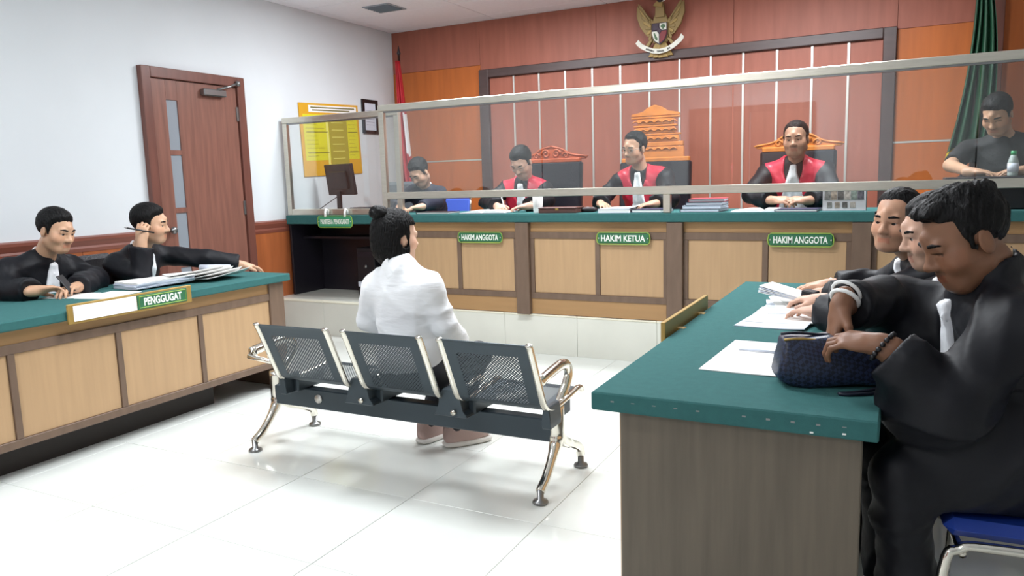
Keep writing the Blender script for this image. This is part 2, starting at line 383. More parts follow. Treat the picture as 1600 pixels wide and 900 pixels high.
# ------------------------------------------------------------------ glass screens
def screen(name, label, x0, x1, y, z0, zlow, z1, posts, w=.05):
    t = thing(name, ((x0+x1)/2, y, z0), label, 'glass screen')
    d = .02
    for p in posts: box('post', (p-w/2, y-d, z0), (p+w/2, y+d, zlow-.055), ALU, t, .003)
    for p in (x0+w/2, x1-w/2): box('end_post', (p-w/2, y-d, z0), (p+w/2, y+d, z1-.05), ALU, t, .003)
    box('top_rail', (x0, y-d-.004, z1-.05), (x1, y+d+.004, z1), ALU, t, .004)
    box('lower_rail', (x0+w, y-d, zlow-.055), (x1-w, y+d, zlow), ALU, t, .003)
    if name == 'judges_screen':
        e = [x0+w/2, x1-w/2]; xs_ = sorted([x0+w/2]+GX+[x1-w/2])
    else: xs_ = [x0+w/2, x1-w/2]
    for a, b in zip(xs_, xs_[1:]): box('glass_pane', (a+.004, y-.003, zlow-.004), (b-.004, y+.003, z1-.046), GLASS, t)
    box('inner_bead', (x0+w, y-.012, z1-.062), (x1-w, y+.012, z1-.05), GUN, t)
    return t
GX = [-2.36, -1.0, .36]
js = screen('judges_screen', 'long aluminium framed glass screen standing on the judges desk', -3.80, 2.0, 5.12, 1.057, 1.238, 1.935, [-1.43, .95])
cs = screen('clerk_screen', 'smaller aluminium framed glass screen standing on the clerk desk', -5.065, -3.78, 5.37, 1.045, 1.10, 1.925, [])
# name plates on the judges' desk
def plate(x0, x1, z0, z1, y, txt, label, m=GREENP):
    t = thing('name_plate', ((x0+x1)/2, y, z0), label, 'sign', 'green name plates on the desks')
    box('plate', (x0+.008, y-.012, z0+.006), (x1-.008, y, z1-.006), m, t, .004)
    bm = bmesh.new(); c = .022
    P = [(x0+c, z0), (x1-c, z0), (x1-.006, z0+.012), (x1, (z0+z1)/2), (x1-.006, z1-.012), (x1-c, z1), (x0+c, z1), (x0+.006, z1-.012), (x0, (z0+z1)/2), (x0+.006, z0+.012)]
    add_tube(bm, [(a, y-.01, b) for a, b in P], .0035, 6, closed=True); bm_obj('edge_line', bm, LIME, t)
    for x in (x0+.016, x1-.016): lathe('screw', (x, y-.014, (z0+z1)/2), [(.005, -.002), (.005, .003)], STRIP, t, 8, 'y')
    text('lettering', txt, .06, ((x0+x1)/2, y-.0135, (z0+z1)/2), R_S, LETTER, t, x1-x0-.07, .001, .0012)
    return t
plate(-3.07, -2.68, .842, .922, 5.075, 'HAKIM ANGGOTA', 'green plate reading HAKIM ANGGOTA below the judge who is writing')
plate(-1.925, -1.535, .842, .926, 5.075, 'HAKIM KETUA', 'green plate reading HAKIM KETUA in the middle of the judges desk')
plate(-.762, -.37, .842, .926, 5.075, 'HAKIM ANGGOTA', 'green plate reading HAKIM ANGGOTA near the standing photo card')
pp = plate(-4.68, -4.29, .938, 1.04, 5.318, 'PANITERA PENGGANTI', 'bright green plate reading PANITERA PENGGANTI hanging on the clerk desk', GREENP2)
for x in (-4.59, -4.37):
    tube('hanging_hook', [(x, 5.31, 1.03), (x, 5.31, 1.075), (x, 5.325, 1.1), (x, 5.345, 1.09), (x, 5.35, 1.05)], .011, WHITE, pp, 8)
# ------------------------------------------------------------------ left counsel desk
LF = -3.6; LY0, LY1 = .35, 3.72
ld = thing('counsel_desk', (-3.9, 2.0, 0), 'tan panelled counsel desk with green cloth top beside the door wall', 'desk')
box('cloth_top', (-4.3, LY0, .703), (-3.552, LY1+.012, .75), CLOTH, ld, .006)
box('corner_post', (LF-.05, 3.575, .0), (LF+.012, 3.70, .703), BROWN, ld, .004)
box('apron', (LF-.02, LY0+.02, .635), (LF-.004, 3.575, .703), TAN2, ld)
box('rail', (LF-.02, LY0+.02, .59), (LF+.006, 3.575, .635), BROWN, ld, .003); box('rail', (LF-.02, LY0+.02, .15), (LF+.006, 3.575, .19), BROWN, ld, .003)
ss = [.93, 1.45, 1.97, 2.51, 3.03]
for s in ss: box('stile', (LF-.02, s-.016, .19), (LF+.006, s+.016, .59), BROWN, ld, .002)
for a, b in zip([LY0+.02]+[s+.016 for s in ss], [s-.016 for s in ss]+[3.575]): box('panel', (LF-.018, a, .19), (LF-.004, b, .59), TAN, ld, .002)
box('side_panel', (-4.27, 3.66, .0), (LF-.05, 3.69, .703), BROWN, ld, .003); box('side_panel', (-4.27, LY0+.02, 0), (LF-.03, LY0+.05, .703), BROWN, ld, .003)
box('plinth', (-3.77, LY0+.05, 0), (-3.74, 3.2, .15), mat('dark_plinth', '2a2320', .6), ld)
lathe('lock_knob', (LF-.004, 3.5, .4), [(.014, 0), (.014, .012), (.02, .016), (.018, .026)], CHROME, ld, 14, 'x')
nb = thing('name_board', (-3.53, 2.58, .68), 'gold framed board reading PENGGUGAT on the left desk edge', 'sign')
tl = Matrix.Rotation(math.radians(0), 3, 'Y')
box('board', (-3.551, 2.22, .685), (-3.535, 2.935, .782), GOLD, nb, .003)
box('blank_field', (-3.537, 2.245, .697), (-3.531, 2.585, .772), PAPER, nb); box('green_field', (-3.537, 2.59, .697), (-3.530, 2.9, .772), GREENP, nb, .002)
text('lettering', 'PENGGUGAT', .055, (-3.529, 2.745, .735), R_E, LETTER, nb, .235, .001, .0015)
bm = bmesh.new(); add_tube(bm, [(-3.5295, 2.6, .705), (-3.5295, 2.89, .705), (-3.5295, 2.89, .764), (-3.5295, 2.6, .764)], .0025, 6, closed=True); bm_obj('edge_line', bm, LIME, nb)
# ------------------------------------------------------------------ right counsel table
rt = thing('counsel_table', (-.37, 2.95, 0), 'near counsel table with green cloth top and grey wood end', 'table')
RX0, RX1, RY0, RY1 = -.72, -.028, 1.835, 4.06
box('cloth_top', (RX0, RY0, .70), (RX1, RY1, .75), CLOTH, rt, .004)
box('end_panel', (-.65, 1.868, 0), (-.062, 1.893, .70), GREYW, rt, .003); box('end_panel', (-.65, RY1-.06, 0), (-.062, RY1-.035, .70), GREYW, rt, .003)
box('front_panel', (-.66, 1.893, .12), (-.64, RY1-.06, .70), TAN, rt)
for k in range(11):
    if k in (5,): continue
    x = -.66+.056*k; box('staple', (x-.0045, RY0-.0012, .7285+random.uniform(-.003, .001)), (x+.0045, RY0+.002, .7305), GUN, rt)
for x, z in ((-.17, .708), (-.1, .713)): box('staple', (x-.004, RY0-.0015, z-.002), (x+.004, RY0+.002, z+.002), PAPER, rt)
tb = thing('name_board', (-.735, 2.91, .73), 'plain gold edged board seen from behind on the near table', 'sign')
box('board', (-.745, 2.58, .728), (-.728, 3.24, .80), GOLD, tb, .002); box('front_field', (-.7475, 2.6, .738), (-.7445, 3.22, .792), GREENP, tb)
for y in (2.75, 3.07): box('bracket', (-.735, y-.015, .725), (-.70, y+.015, .752), GOLD, tb, .002)
# ------------------------------------------------------------------ steel bench
bn = thing('waiting_bench', (-2.06, 2.85, 0), 'three seat charcoal perforated steel bench with chrome legs', 'bench')
BX0, BX1 = -2.853, -1.273
box('beam', (BX0+.01, 2.815, .207), (BX1-.01, 2.875, .307), DKSTEEL, bn, .005)
lathe('beam_badge', (-2.55, 2.813, .262), [(.022, -.004), (.022, .003)], STRIP, bn, 14, 'y')
prof = spline([(2.548, .685), (2.565, .655), (2.62, .53), (2.655, .45), (2.682, .402), (2.73, .38), (2.80, .377), (2.92, .385), (3.03, .395), (3.06, .388), (3.07, .372)], 4)
plen = [0]
for a, b in zip(prof, prof[1:]): plen.append(plen[-1]+math.dist(a, b))
def shell(x0, x1):
    xs_ = [x0, x0+.05, x1-.05, x1]; V = []; UV = []; F = []; mi = []
    n = len(prof)
    for s in (0, 1):
        for j, (y, z) in enumerate(prof):
            a = prof[max(0, j-1)]; b = prof[min(n-1, j+1)]; ty, tz = b[0]-a[0], b[1]-a[1]; L = math.hypot(ty, tz); ny, nz = -tz/L, ty/L
            for x in xs_: V.append((x, y-ny*.003*s, z-nz*.003*s)); UV.append((x, plen[j]))
    tot = plen[-1]
    def idx(s, j, i): return s*n*4+j*4+i
    for s in (0, 1):
        for j in range(n-1):
            for i in range(3):
                f = [idx(s, j, i), idx(s, j, i+1), idx(s, j+1, i+1), idx(s, j+1, i)]; F.append(f if s else f[::-1])
                v = (plen[j]+plen[j+1])/2
                mi.append(1 if i == 1 and (.07 < v < .30 or .45 < v < tot-.06) else 0)
    for j in range(n-1):
        for i in (0, 3): F.append([idx(0, j, i), idx(0, j+1, i), idx(1, j+1, i), idx(1, j, i)]); mi.append(0)
    for j in (0, n-1):
        for i in range(3): F.append([idx(0, j, i), idx(0, j, i+1), idx(1, j, i+1), idx(1, j, i)]); mi.append(0)
    o = mobj('seat_shell', V, F, [DKSTEEL, PERF], bn)
    uvl = o.data.uv_layers.new(name='UVMap')
    o.data.polygons.foreach_set('material_index', mi)
    for lp in o.data.loops: uvl.data[lp.index].uv = UV[lp.vertex_index]
    return o
SEATS = [(-2.655, -2.235), (-2.145, -1.765), (-1.675, -1.265)]
SEATS = [(-2.66, -2.25), (-2.15, -1.755), (-1.655, -1.25)]
for x0, x1 in SEATS:
    shell(x0+.012, x1-.012)
    for x in (x0, x1):
        tube('side_rail', [(x, p[0], p[1]) for p in prof], .016, CHROME, bn, 8, .7)
    for x in (x0+.02, x1-.02): box('seat_bracket', (x-.02, 2.75, .307), (x+.02, 2.95, .374), DKSTEEL, bn, .008)
for x in (-2.66, -2.2, -1.705, -1.25):
    prism('joint_bracket', [(-.085, .307), (.085, .307), (.08, .322), (.06, .335), (.05, .405), (.035, .43), (-.035, .43), (-.05, .405), (-.06, .335), (-.08, .322)] if -2.5 < x < -1.4 else [(-.02, .307), (.02, .307), (.02, .33), (.014, .40), (-.014, .40), (-.02, .33)], (x, 2.80, 0), (1, 0, 0), (0, 0, 1), .11, DKSTEEL, bn, .004)
    if not -2.5 < x < -1.4: continue
    box('joint_plate', (x-.075, 2.72, .306), (x+.075, 2.86, .316), DKSTEEL, bn, .003); lathe('bolt', (x+.02, 2.69, .33), [(.012, -.012), (.012, .0), (.006, .008)], CHROME, bn, 10, 'y')
for x in (BX0, BX1):
    bm = bmesh.new()
    add_tube(bm, spline([(x, 2.845, .37), (x, 2.845, .28), (x, 2.84, .215), (x, 2.80, .16), (x, 2.73, .09), (x, 2.68, .06), (x, 2.667, .05)], 5), [.034]*11+[.03, .028, .026, .024, .022, .021]+[.02]*14, 12, 1.0)
    lg = bm_obj('leg_frame', bm, CHROME, bn, True)
    bm = bmesh.new(); add_tube(bm, spline([(x, 2.845, .25), (x, 2.88, .205), (x, 2.94, .17), (x, 3.02, .135), (x, 3.085, .1), (x, 3.107, .06)], 5), [.03]*6+[.026]*6+[.022]*14, 12); bm_obj('front_foot_arm', bm, CHROME, lg, True)
    for y in (2.667, 3.107):
        lathe('foot_pad', (x, y, 0), [(.03, 0), (.034, .006), (.03, .014), (.014, .02), (.014, .06)], GUN, lg, 16)
    tube('armrest', spline([(x, 2.85, .33), (x, 2.90, .38), (x, 2.96, .43), (x, 2.985, .47), (x, 2.96, .512), (x, 2.90, .525), (x, 2.80, .518), (x, 2.69, .505)], 5), [.022]*8+[.02]*28, CHROME, bn, 10, 1.2)
    s = 1 if x > -2 else -1
    tube('arm_strut', [(x, 2.70, .505), (x-s*.015, 2.66, .49), (SEATS[2][1] if s > 0 else SEATS[0][0], 2.645, .478)], .012, CHROME, bn, 8)
# ------------------------------------------------------------------ wall things
po = thing('flow_chart_poster', (XL, 6.06, 1.4), 'yellow and orange flow chart poster hanging on the white wall', 'poster')
PT = Matrix.Rotation(math.radians(2.0), 3, 'X')
PY = mat('poster_yellow', 'd9d233', .35); POR = mat('poster_orange', 'd9a32e', .35); POG = mat('poster_olive', 'a89c3a', .4); PGR = mat('poster_ink', '6b6530', .5)
cpo = (XL+.015, 6.06, 1.76)
def pbox(n, y0, z0, y1, z1, x, mt, par=po, rot=True): return box(n, (XL+.004, y0, z0), (XL+x, y1, z1), mt, par, 0, PT if rot else None, cpo)
sheet = pbox('sheet', 5.62, 1.41, 6.50, 2.105, .012, POR)
pbox('yellow_field', 5.66, 1.56, 6.47, 2.0, .0135, PY, sheet); pbox('title_band', 5.75, 2.02, 6.47, 2.085, .0135, PAPER, sheet)
for z, a, b in ((2.065, 5.78, 6.44), (2.04, 5.80, 6.36)): pbox('title_line', a, z-.006, b, z+.006, .0145, PGR, sheet)
pbox('olive_column', 6.02, 1.45, 6.30, 1.99, .0145, POG, sheet); pbox('divider', 5.98, 1.45, 6.01, 1.99, .0145, mat('poster_pale', 'e6e07a', .4), sheet)
for k in range(7): pbox('chart_arrow', 6.06, 1.50+.07*k, 6.24, 1.506+.07*k, .0155, mat('poster_pale', '', .4), sheet)
for z in (1.83, 1.63):
    pbox('chart_rule', 5.7, z, 6.0, z+.006, .0155, PGR, sheet); pbox('chart_rule', 6.31, z, 6.46, z+.006, .0155, PGR, sheet)
for k in range(10): pbox('text_line', 5.69, 1.60+.038*k, 5.69+random.uniform(.12, .26), 1.605+.038*k, .0148, POG, sheet); pbox('text_line', 6.32, 1.60+.038*k, 6.32+random.uniform(.07, .14), 1.605+.038*k, .0148, POG, sheet)
cf = thing('certificate_frame', (XL, 6.7, 1.84), 'small black framed certificate beside the yellow poster', 'picture frame')
bm = bmesh.new(); add_box(bm, (XL, 6.565, 1.84), (XL+.02, 6.6, 2.195)); add_box(bm, (XL, 6.795, 1.84), (XL+.02, 6.83, 2.195)); add_box(bm, (XL, 6.6, 1.84), (XL+.02, 6.795, 1.875)); add_box(bm, (XL, 6.6, 2.16), (XL+.02, 6.795, 2.195)); bm_obj('frame', bm, BLACKPL, cf)
box('certificate', (XL+.002, 6.6, 1.875), (XL+.01, 6.795, 2.16), PAPER2, cf)
for k in range(6): box('text_line', (XL+.009, 6.63, 1.93+.03*k), (XL+.0105, 6.765, 1.934+.03*k), mat('grey_ink', '8b90a5', .6), cf)
# ceiling diffuser, wall camera
vt = thing('air_diffuser', (-4.41, 6.11, ZC), 'dark square air diffuser in the ceiling', 'vent')
bm = bmesh.new()
for k in range(6): add_box(bm, (-4.54, 5.985+.042*k, ZC-.012), (-4.28, 6.012+.042*k, ZC+.0), rot=Matrix.Rotation(.5, 3, 'X'))
bm_obj('louvres', bm, mat('diffuser_grey', '6d737c', .5), vt); bm = bmesh.new()
for lo, hi in (((-4.56, 5.965), (-4.26, 5.985)), ((-4.56, 6.235), (-4.26, 6.255)), ((-4.56, 5.985), (-4.54, 6.235)), ((-4.28, 5.985), (-4.26, 6.235))): add_box(bm, (*lo, ZC-.008), (*hi, ZC))
bm_obj('frame', bm, mat('diffuser_frame', '9aa0a8', .5), vt); box('duct', (-4.54, 5.985, ZC-.002), (-4.28, 6.235, ZC-.0005), BLACKPL, vt)
cc = thing('ceiling_camera', (-1.98, 6.9, ZC), 'white dome security camera on the ceiling above the eagle emblem', 'camera')
lathe('housing', (-1.98, 6.9, ZC-.075), [(.025, -.03), (.045, -.012), (.055, .03), (.06, .075)], WHITE, cc, 20); bm = bmesh.new(); bmesh.ops.create_uvsphere(bm, u_segments=16, v_segments=10, radius=.032, matrix=Matrix.Translation((-1.985, 6.875, ZC-.085))); bm_obj('lens_dome', bm, BLACKPL, cc, True)
# ------------------------------------------------------------------ state emblem : golden eagle with shield and ribbon
ga = thing('eagle_emblem', (-2.045, YB, 2.38), 'golden eagle emblem with shield and white ribbon on the back wall', 'emblem')
GOLDE = mat('emblem_gold', '8c764a', .5, .25); GOLDT = mat('emblem_tail', '9f8550', .5, .25); gx, gz, gy = -2.045, 2.62, YB-.064
box('wall_mount', (gx-.06, gy, gz-.02), (gx+.06, YB-.014, gz+.12), DARKF, ga)
def gpoly(n, P, d, mt, y=0., par=ga): return prism(n, P, (gx, gy-y, gz), (1, 0, 0), (0, 0, 1), d, mt, par, .003)
body = gpoly('breast', [(-.07, -.1), (.07, -.1), (.085, .03), (.06, .13), (.035, .17), (-.035, .17), (-.06, .13), (-.085, .03)], .03, GOLDE)
gpoly('neck', [(-.045, .12), (.045, .12), (.035, .22), (.03, .26), (-.02, .265), (-.04, .235)], .045, GOLDE); gpoly('head', [(-.03, .215), (.025, .205), (.032, .245), (.012, .27), (-.02, .265), (-.04, .25), (-.062, .225), (-.045, .222)], .06, GOLDT)
for s in (-1, 1):
    wg = gpoly('wing', [p if s > 0 else p for p in ([(s*.07, .1), (s*.06, -.02), (s*.09, -.05), (s*.13, -.03), (s*.19, .05), (s*.225, .15), (s*.22, .25), (s*.16, .2)])][::s], .028, GOLDE)
    for k in range(7):
        t = k/6; ax, az = s*(.075+.02*t), .0+.1*t
        bx, bz = s*(.105+.125*t-.02*t*t), -.055+.32*t-.02*(1-t)
        nx, nz = -(bz-az), bx-ax; L = math.hypot(nx, nz); nx, nz = nx/L*.011, nz/L*.011
        P = [(ax-nx, az-nz), (ax+(bx-ax)*.8-nx*1.3, az+(bz-az)*.8-nz*1.3), (bx, bz), (ax+(bx-ax)*.8+nx*1.3, az+(bz-az)*.8+nz*1.3), (ax+nx, az+nz)]
        gpoly('feather', P, .008, GOLDT if k % 2 else GOLDE, .028, wg)
for k in range(5):
    a = (k-2)*.22; gpoly('tail_feather', [(math.sin(a)*.05-.018, -.08), (math.sin(a)*.05+.018, -.08), (math.sin(a)*.22+.024, -.08-.155*math.cos(a)), (math.sin(a)*.22-.024, -.08-.155*math.cos(a))], .02+.003*(k % 2), GOLDT)
for s in (-1, 1):
    gpoly('leg', [(s*.06, -.06), (s*.1, -.07), (s*.15, -.135), (s*.12, -.15)][::s], .04, GOLDE)
SR = mat('emblem_red', '7a2a2e', .5); SB = mat('emblem_black', '3b2a3a', .5); SW = mat('emblem_white', 'dcdcd0', .5); SG = mat('emblem_green', '4a6a48', .5)
sh = gpoly('shield', [(-.072, .07), (.072, .07), (.075, -.03), (.05, -.09), (0, -.125), (-.05, -.09), (-.075, -.03)], .012, SB, .045)
gpoly('shield_field', [(.004, .004), (.066, .004), (.066, .063), (.004, .063)], .004, SW, .057, sh); gpoly('shield_field', [(-.066, .004), (-.004, .004), (-.004, .063), (-.066, .063)], .004, SB, .057, sh)
gpoly('shield_field', [(-.068, -.004), (-.004, -.004), (-.004, -.112), (-.046, -.084), (-.068, -.03)], .004, SW, .057, sh); gpoly('shield_field', [(.004, -.112), (.046, -.084), (.068, -.03), (.068, -.004), (.004, -.004)], .004, SR, .057, sh)
gpoly('star_field', [(-.026, .0), (0, .03), (.026, 0), (0, -.034)], .008, SB, .057, sh)
gpoly('tree', [(.032, .008), (.04, .008), (.042, .022), (.058, .03), (.056, .045), (.036, .055), (.016, .046), (.013, .03), (.03, .022)], .004, SG, .061, sh); gpoly('rice_ear', [(-.052, -.02), (-.044, -.016), (-.014, -.07), (-.02, -.088), (-.04, -.07)], .004, SG, .061, sh)
# ribbon
V = []; F = []
pts = [(-.215, -.075), (-.195, -.10), (-.165, -.125), (-.12, -.15), (-.06, -.175), (0, -.183), (.06, -.175), (.12, -.15), (.165, -.12), (.195, -.09), (.213, -.06)]
for i, (px, pz) in enumerate(pts):
    q = i/(len(pts)-1); a = (q-.5)*1.5; nx, nz = -math.sin(a)*.021, math.cos(a)*.021
    yy = gy-.05-(.012 if 2 <= i <= 8 else 0)
    for yy2 in (yy, yy+.006): V += [(gx+px+nx, yy2, gz+pz+nz), (gx+px-nx, yy2, gz+pz-nz)]
for i in range(len(pts)-1):
    a, b = 4*i, 4*i+4
    F += [(a, a+1, b+1, b), (a+2, b+2, b+3, a+3), (a, b, b+2, a+2), (a+1, a+3, b+3, b+1)]
rb = mobj('ribbon', V, F, SW, ga)
for word, x, z, ang, wd in (('BHINNEKA', -.085, -.166, -.36, .085), ('TUNGGAL', .012, -.182, .03, .07), ('IKA', .09, -.164, .38, .03)):
    ca, sa = math.cos(ang), math.sin(ang); Rr = np.array([[ca, -sa, 0], [0, 0, -1], [sa, ca, 0]])
    text('motto', word, .024, (gx+x, gy-.064, gz+z), Rr, mat('ink', '24211f', .6), rb, wd, .0008, .0006)
# ------------------------------------------------------------------ flags
def flag(name, label, px, py, ztop, zb, w0, w1, matf, base_z, nf=4, lean=.0, fringe=None, side=1, tipz=None):
    t = thing(name, (px, py, base_z), label, 'flag')
    tube('pole', [(px, py, base_z+.03), (px, py, ztop+.06)], .013, mat('pole_wood', '3a2620', .4), t, 10)
    lathe('finial', (px, py, ztop+.06), [(.012, 0), (.022, .02), (.012, .05), (.003, .1)], mat('finial', '30262a', .4), t, 12)
    lathe('stand', (px, py, base_z), [(.15, 0), (.15, .02), (.04, .05), (.02, .09)], DARKF, t, 20)
    nu, nv = 40, 26; V = []; F = []; mi = []
    for j in range(nv+1):
        v = j/nv; z = ztop - (ztop-zb)*v; wv = w0+(w1-w0)*v**.8
        for i in range(nu+1):
            u = i/nu
            V.append((px+side*(-.02+wv*u+lean*v*v) + .012*math.sin(u*9+v*3)*v, py-.03-.045*(.4+.6*v)*math.sin(u*nf*2*math.pi+.7*math.sin(3*v)), z-.25*v*(u-.5)**2-(.0 if tipz is None else tipz*v*(u))))
    for j in range(nv):
        for i in range(nu):
            a = j*(nu+1)+i; F.append((a, a+1, a+nu+2, a+nu+1)); mi.append(1 if matf[1] is not None and matf[2](i/nu, j/nv) else 0)
    o = mobj('cloth', V, F, [matf[0]]+([matf[1]] if matf[1] else []), t, True); o.data.polygons.foreach_set('material_index', mi)
    sm = o.modifiers.new('thickness', 'SOLIDIFY'); sm.thickness = .003
    return t
FR = mat('flag_red', 'b8202c', .6, var=.1, vscale=8); FW = mat('flag_white', 'e9e9ec', .6); FG = mat('flag_green', '1f4a33', .55, var=.25, vscale=5, stretch=(6, 6, .4)); FY = mat('flag_fringe', 'd6b822', .6)
flag('red_white_flag', 'red and white flag hanging on a pole in the wall corner', -4.86, 6.95, 2.6, 1.2, .04, .15, (FR, FW, lambda u, v: u > .72 and .35 < v < .66), PZ, 3, .03)
flag('green_flag', 'green flag with yellow fringe on a pole at the right', .45, 6.85, 2.75, 1.42, .06, .30, (FG, FY, lambda u, v: v > .93), PZ, 4, -.16, side=1)
# ------------------------------------------------------------------ carved judge chairs
def swirl(bm, c, r, s, turns=1.4, rad=.012):
    P = []
    for k in range(22):
        q = k/21; a = q*turns*2*math.pi; rr = r*(1-.8*q); P.append((c[0]+s*rr*math.cos(a), c[1], c[2]+rr*math.sin(a)))
    add_tube(bm, P, [rad*(1-.4*k/21) for k in range(22)], 6)
def carved_chair(x, y, zb, label, wood, crest, wdt=.6, group='judges chairs'):
    t = thing('carved_armchair', (x, y, PZ), label, 'chair')
    w = wdt/2; zt = zb
    for s in (-1, 1):
        tube('back_post', [(x+s*(w-.02), y+.02, PZ), (x+s*(w-.02), y, PZ+.45), (x+s*(w-.05), y+.07, zt)], .02, wood, t, 8)
        tube('front_leg', [(x+s*(w-.02), y-.5, PZ), (x+s*(w-.02), y-.5, PZ+.62)], .025, wood, t, 8)
        tube('armrest', spline([(x+s*(w-.02), y+.02, PZ+.66), (x+s*w, y-.25, PZ+.68), (x+s*w, y-.52, PZ+.64), (x+s*w, y-.56, PZ+.6)], 4), .024, wood, t, 8)
    box('seat_frame', (x-w+.02, y-.52, PZ+.30), (x+w-.02, y+.02, PZ+.34), wood, t, .008); box('seat_cushion', (x-w+.04, y-.52, PZ+.34), (x+w-.04, y-.02, PZ+.41), LEATHER, t, .025)
    rot = Matrix.Rotation(math.radians(-5), 3, 'X')
    box('leather_back', (x-w+.005, y-.04, PZ+.42), (x+w-.005, y+.03, zt-.015), LEATHER, t, .02, rot, (x, y, PZ+.5))
    box('back_rail', (x-w+.02, y+.02, zt-.03), (x+w-.02, y+.07, zt+.01), wood, t, .008)
    if crest == 'scroll':
        cr = prism('crest', [(-w-.02, .0), (w+.02, .0), (w+.05, .025), (w*.6, .05), (w*.3, .10), (0, .125), (-w*.3, .10), (-w*.6, .05), (-w-.05, .025)], (x, y+.075, zt), (1, 0, 0), (0, 0, 1), .03, wood, t, .004)
        bm = bmesh.new()
        for s in (-1, 1):
            swirl(bm, (x+s*.05, y+.042, zt+.05), .04, s); swirl(bm, (x+s*.14, y+.042, zt+.034), .028, -s, 1.2, .009)
            add_tube(bm, spline([(x, y+.045, zt+.115), (x+s*.1, y+.045, zt+.09), (x+s*.18, y+.045, zt+.045), (x+s*(w+.03), y+.045, zt+.022)], 5), .009, 6)
        bm_obj('carving', bm, wood, cr, True)
    else:      # tall stepped crest
        steps = [(.24, .0, .1), (.235, .1, .14), (.2, .14, .19), (.215, .19, .21), (.17, .21, .26), (.185, .26, .28), (.15, .28, .33), (.205, .33, .35)]
        cr = None
        for ww, a, b in steps:
            o = box('crest_step', (x-ww, y+.03, zt+a), (x+ww, y+.075, zt+b-.004), wood, t, .004)
        cr = prism('crest_cap', [(-.205, .35), (.205, .35), (.2, .37), (.1, .385), (.06, .42), (0, .44), (-.06, .42), (-.1, .385), (-.2, .37)], (x, y+.075, zt), (1, 0, 0), (0, 0, 1), .045, wood, t, .004)
        bm = bmesh.new()
        for a in (.08, .165, .235, .305):
            for k in range(6): add_tube(bm, spline([(x-.16+.064*k-.03, y+.027, zt+a-.01), (x-.16+.064*k, y+.022, zt+a+.008), (x-.16+.064*k+.03, y+.027, zt+a-.01)], 3), .006, 5)
        bm_obj('carving', bm, wood, cr, True)
    return t
carved_chair(-2.79, 6.2, 1.475, 'carved red wood armchair with black leather behind the writing judge', CARVED, 'scroll')
carved_chair(-1.86, 6.25, 1.45, 'armchair with tall stepped carved crest behind the middle judge', CARVED2, 'tower', .62)
carved_chair(-.73, 6.2, 1.49, 'carved orange wood armchair with scrolled crest behind the right judge', CARVED2, 'scroll', .56)
# ------------------------------------------------------------------ simpler chairs
def office_chair(x, y, ang, zb, sz, label, m=LEATHER, wd=.46, top=.95, name='office_chair'):
    t = thing(name, (x, y, zb), label, 'chair'); a = math.radians(ang); Rz = Matrix.Rotation(a, 3, 'Z')
    def bx(n, lo, hi, mt, bev=.0, rx=0.):
        bm = bmesh.new(); vs = add_box(bm, lo, hi, bev)
        if rx:
            for v in bm.verts: v.co = Matrix.Rotation(rx, 3, 'X') @ (v.co-Vector((0, -.22, sz))) + Vector((0, -.22, sz))
        for v in bm.verts: v.co = Rz @ v.co + Vector((x, y, zb))
        return bm_obj(n, bm, mt, t)
    bx('seat', (-wd/2, -.22, sz-.07), (wd/2, .24, sz), m, .025); bx('backrest', (-wd/2+.01, -.27, sz+.08), (wd/2-.01, -.21, top), m, .025, -.12)
    bx('back_support', (-.03, -.29, sz-.06), (.03, -.265, sz+.3), BLACKPL, .004, -.1)
    T = lambda p: tuple(Rz @ Vector(p) + Vector((x, y, zb)))
    tube('column', [T((0, 0, .08)), T((0, 0, sz-.06))], .025, GUN, t, 10)
    for k in range(5):
        b = 2*math.pi*k/5; tube('base_arm', [T((0, 0, .09)), T((.24*math.cos(b), .24*math.sin(b), .055))], .018, BLACKPL, t, 8)
        bm = bmesh.new(); bmesh.ops.create_uvsphere(bm, u_segments=10, v_segments=6, radius=.026, matrix=Matrix.Translation(T((.24*math.cos(b), .24*math.sin(b), .027)))); bm_obj('castor', bm, BLACKPL, t, True)
    return t
def stack_chair(x, y, ang, zb, label, m=BLUE, back=True):
    """chrome tube chair with padded seat; faces local +y"""
    t = thing('stacking_chair', (x, y, zb), label, 'chair'); Rz = Matrix.Rotation(math.radians(ang), 3, 'Z')
    T = lambda p: tuple(Rz @ Vector(p) + Vector((x, y, zb)))
    for s in (-1, 1):
        tube('leg_frame', [T(p) for p in spline([(s*.22, .25, 0), (s*.215, .22, .36), (s*.21, .19, .412), (s*.21, .13, .425), (s*.21, -.13, .415), (s*.21, -.19, .395), (s*.215, -.22, .35), (s*.22, -.27, 0)], 5)], .0125, CHROME, t, 10)
        tube('side_stretcher', [T((s*.214, .205, .335)), T((s*.214, -.21, .32))], .009, CHROME, t, 8)
        tube('back_post', [T(p) for p in spline([(s*.2, -.14, .42), (s*.2, -.215, .46), (s*.2, -.25, .6), (s*.195, -.29, .84)], 4)], .0115, CHROME, t, 10)
    tube('cross_bar', [T((-.21, .18, .4)), T((.21, .18, .4))], .0095, CHROME, t, 8)
    def pad(n, lo, hi, mt, rx):
        bm = bmesh.new(); add_box(bm, lo, hi, .022)
        c = (Vector(lo)+Vector(hi))/2
        for v in bm.verts: v.co = Vector(T(Matrix.Rotation(rx, 3, 'X') @ (v.co-c)+c))
        return bm_obj(n, bm, mt, t)
    pad('seat', (-.205, -.19, .43), (.205, .22, .475), m, .03); pad('backrest', (-.2, -.285, .56), (.2, -.25, .84), m, .13)
    return t
stack_chair(.315, 2.215, 96, 0, 'chrome stacking chair with blue seat under the nearest lawyer')
stack_chair(.42, 2.93, 90, 0, 'chrome stacking chair under the half hidden middle lawyer'); stack_chair(.26, 3.55, 90, 0, 'chrome stacking chair under the lawyer who faces the viewer')
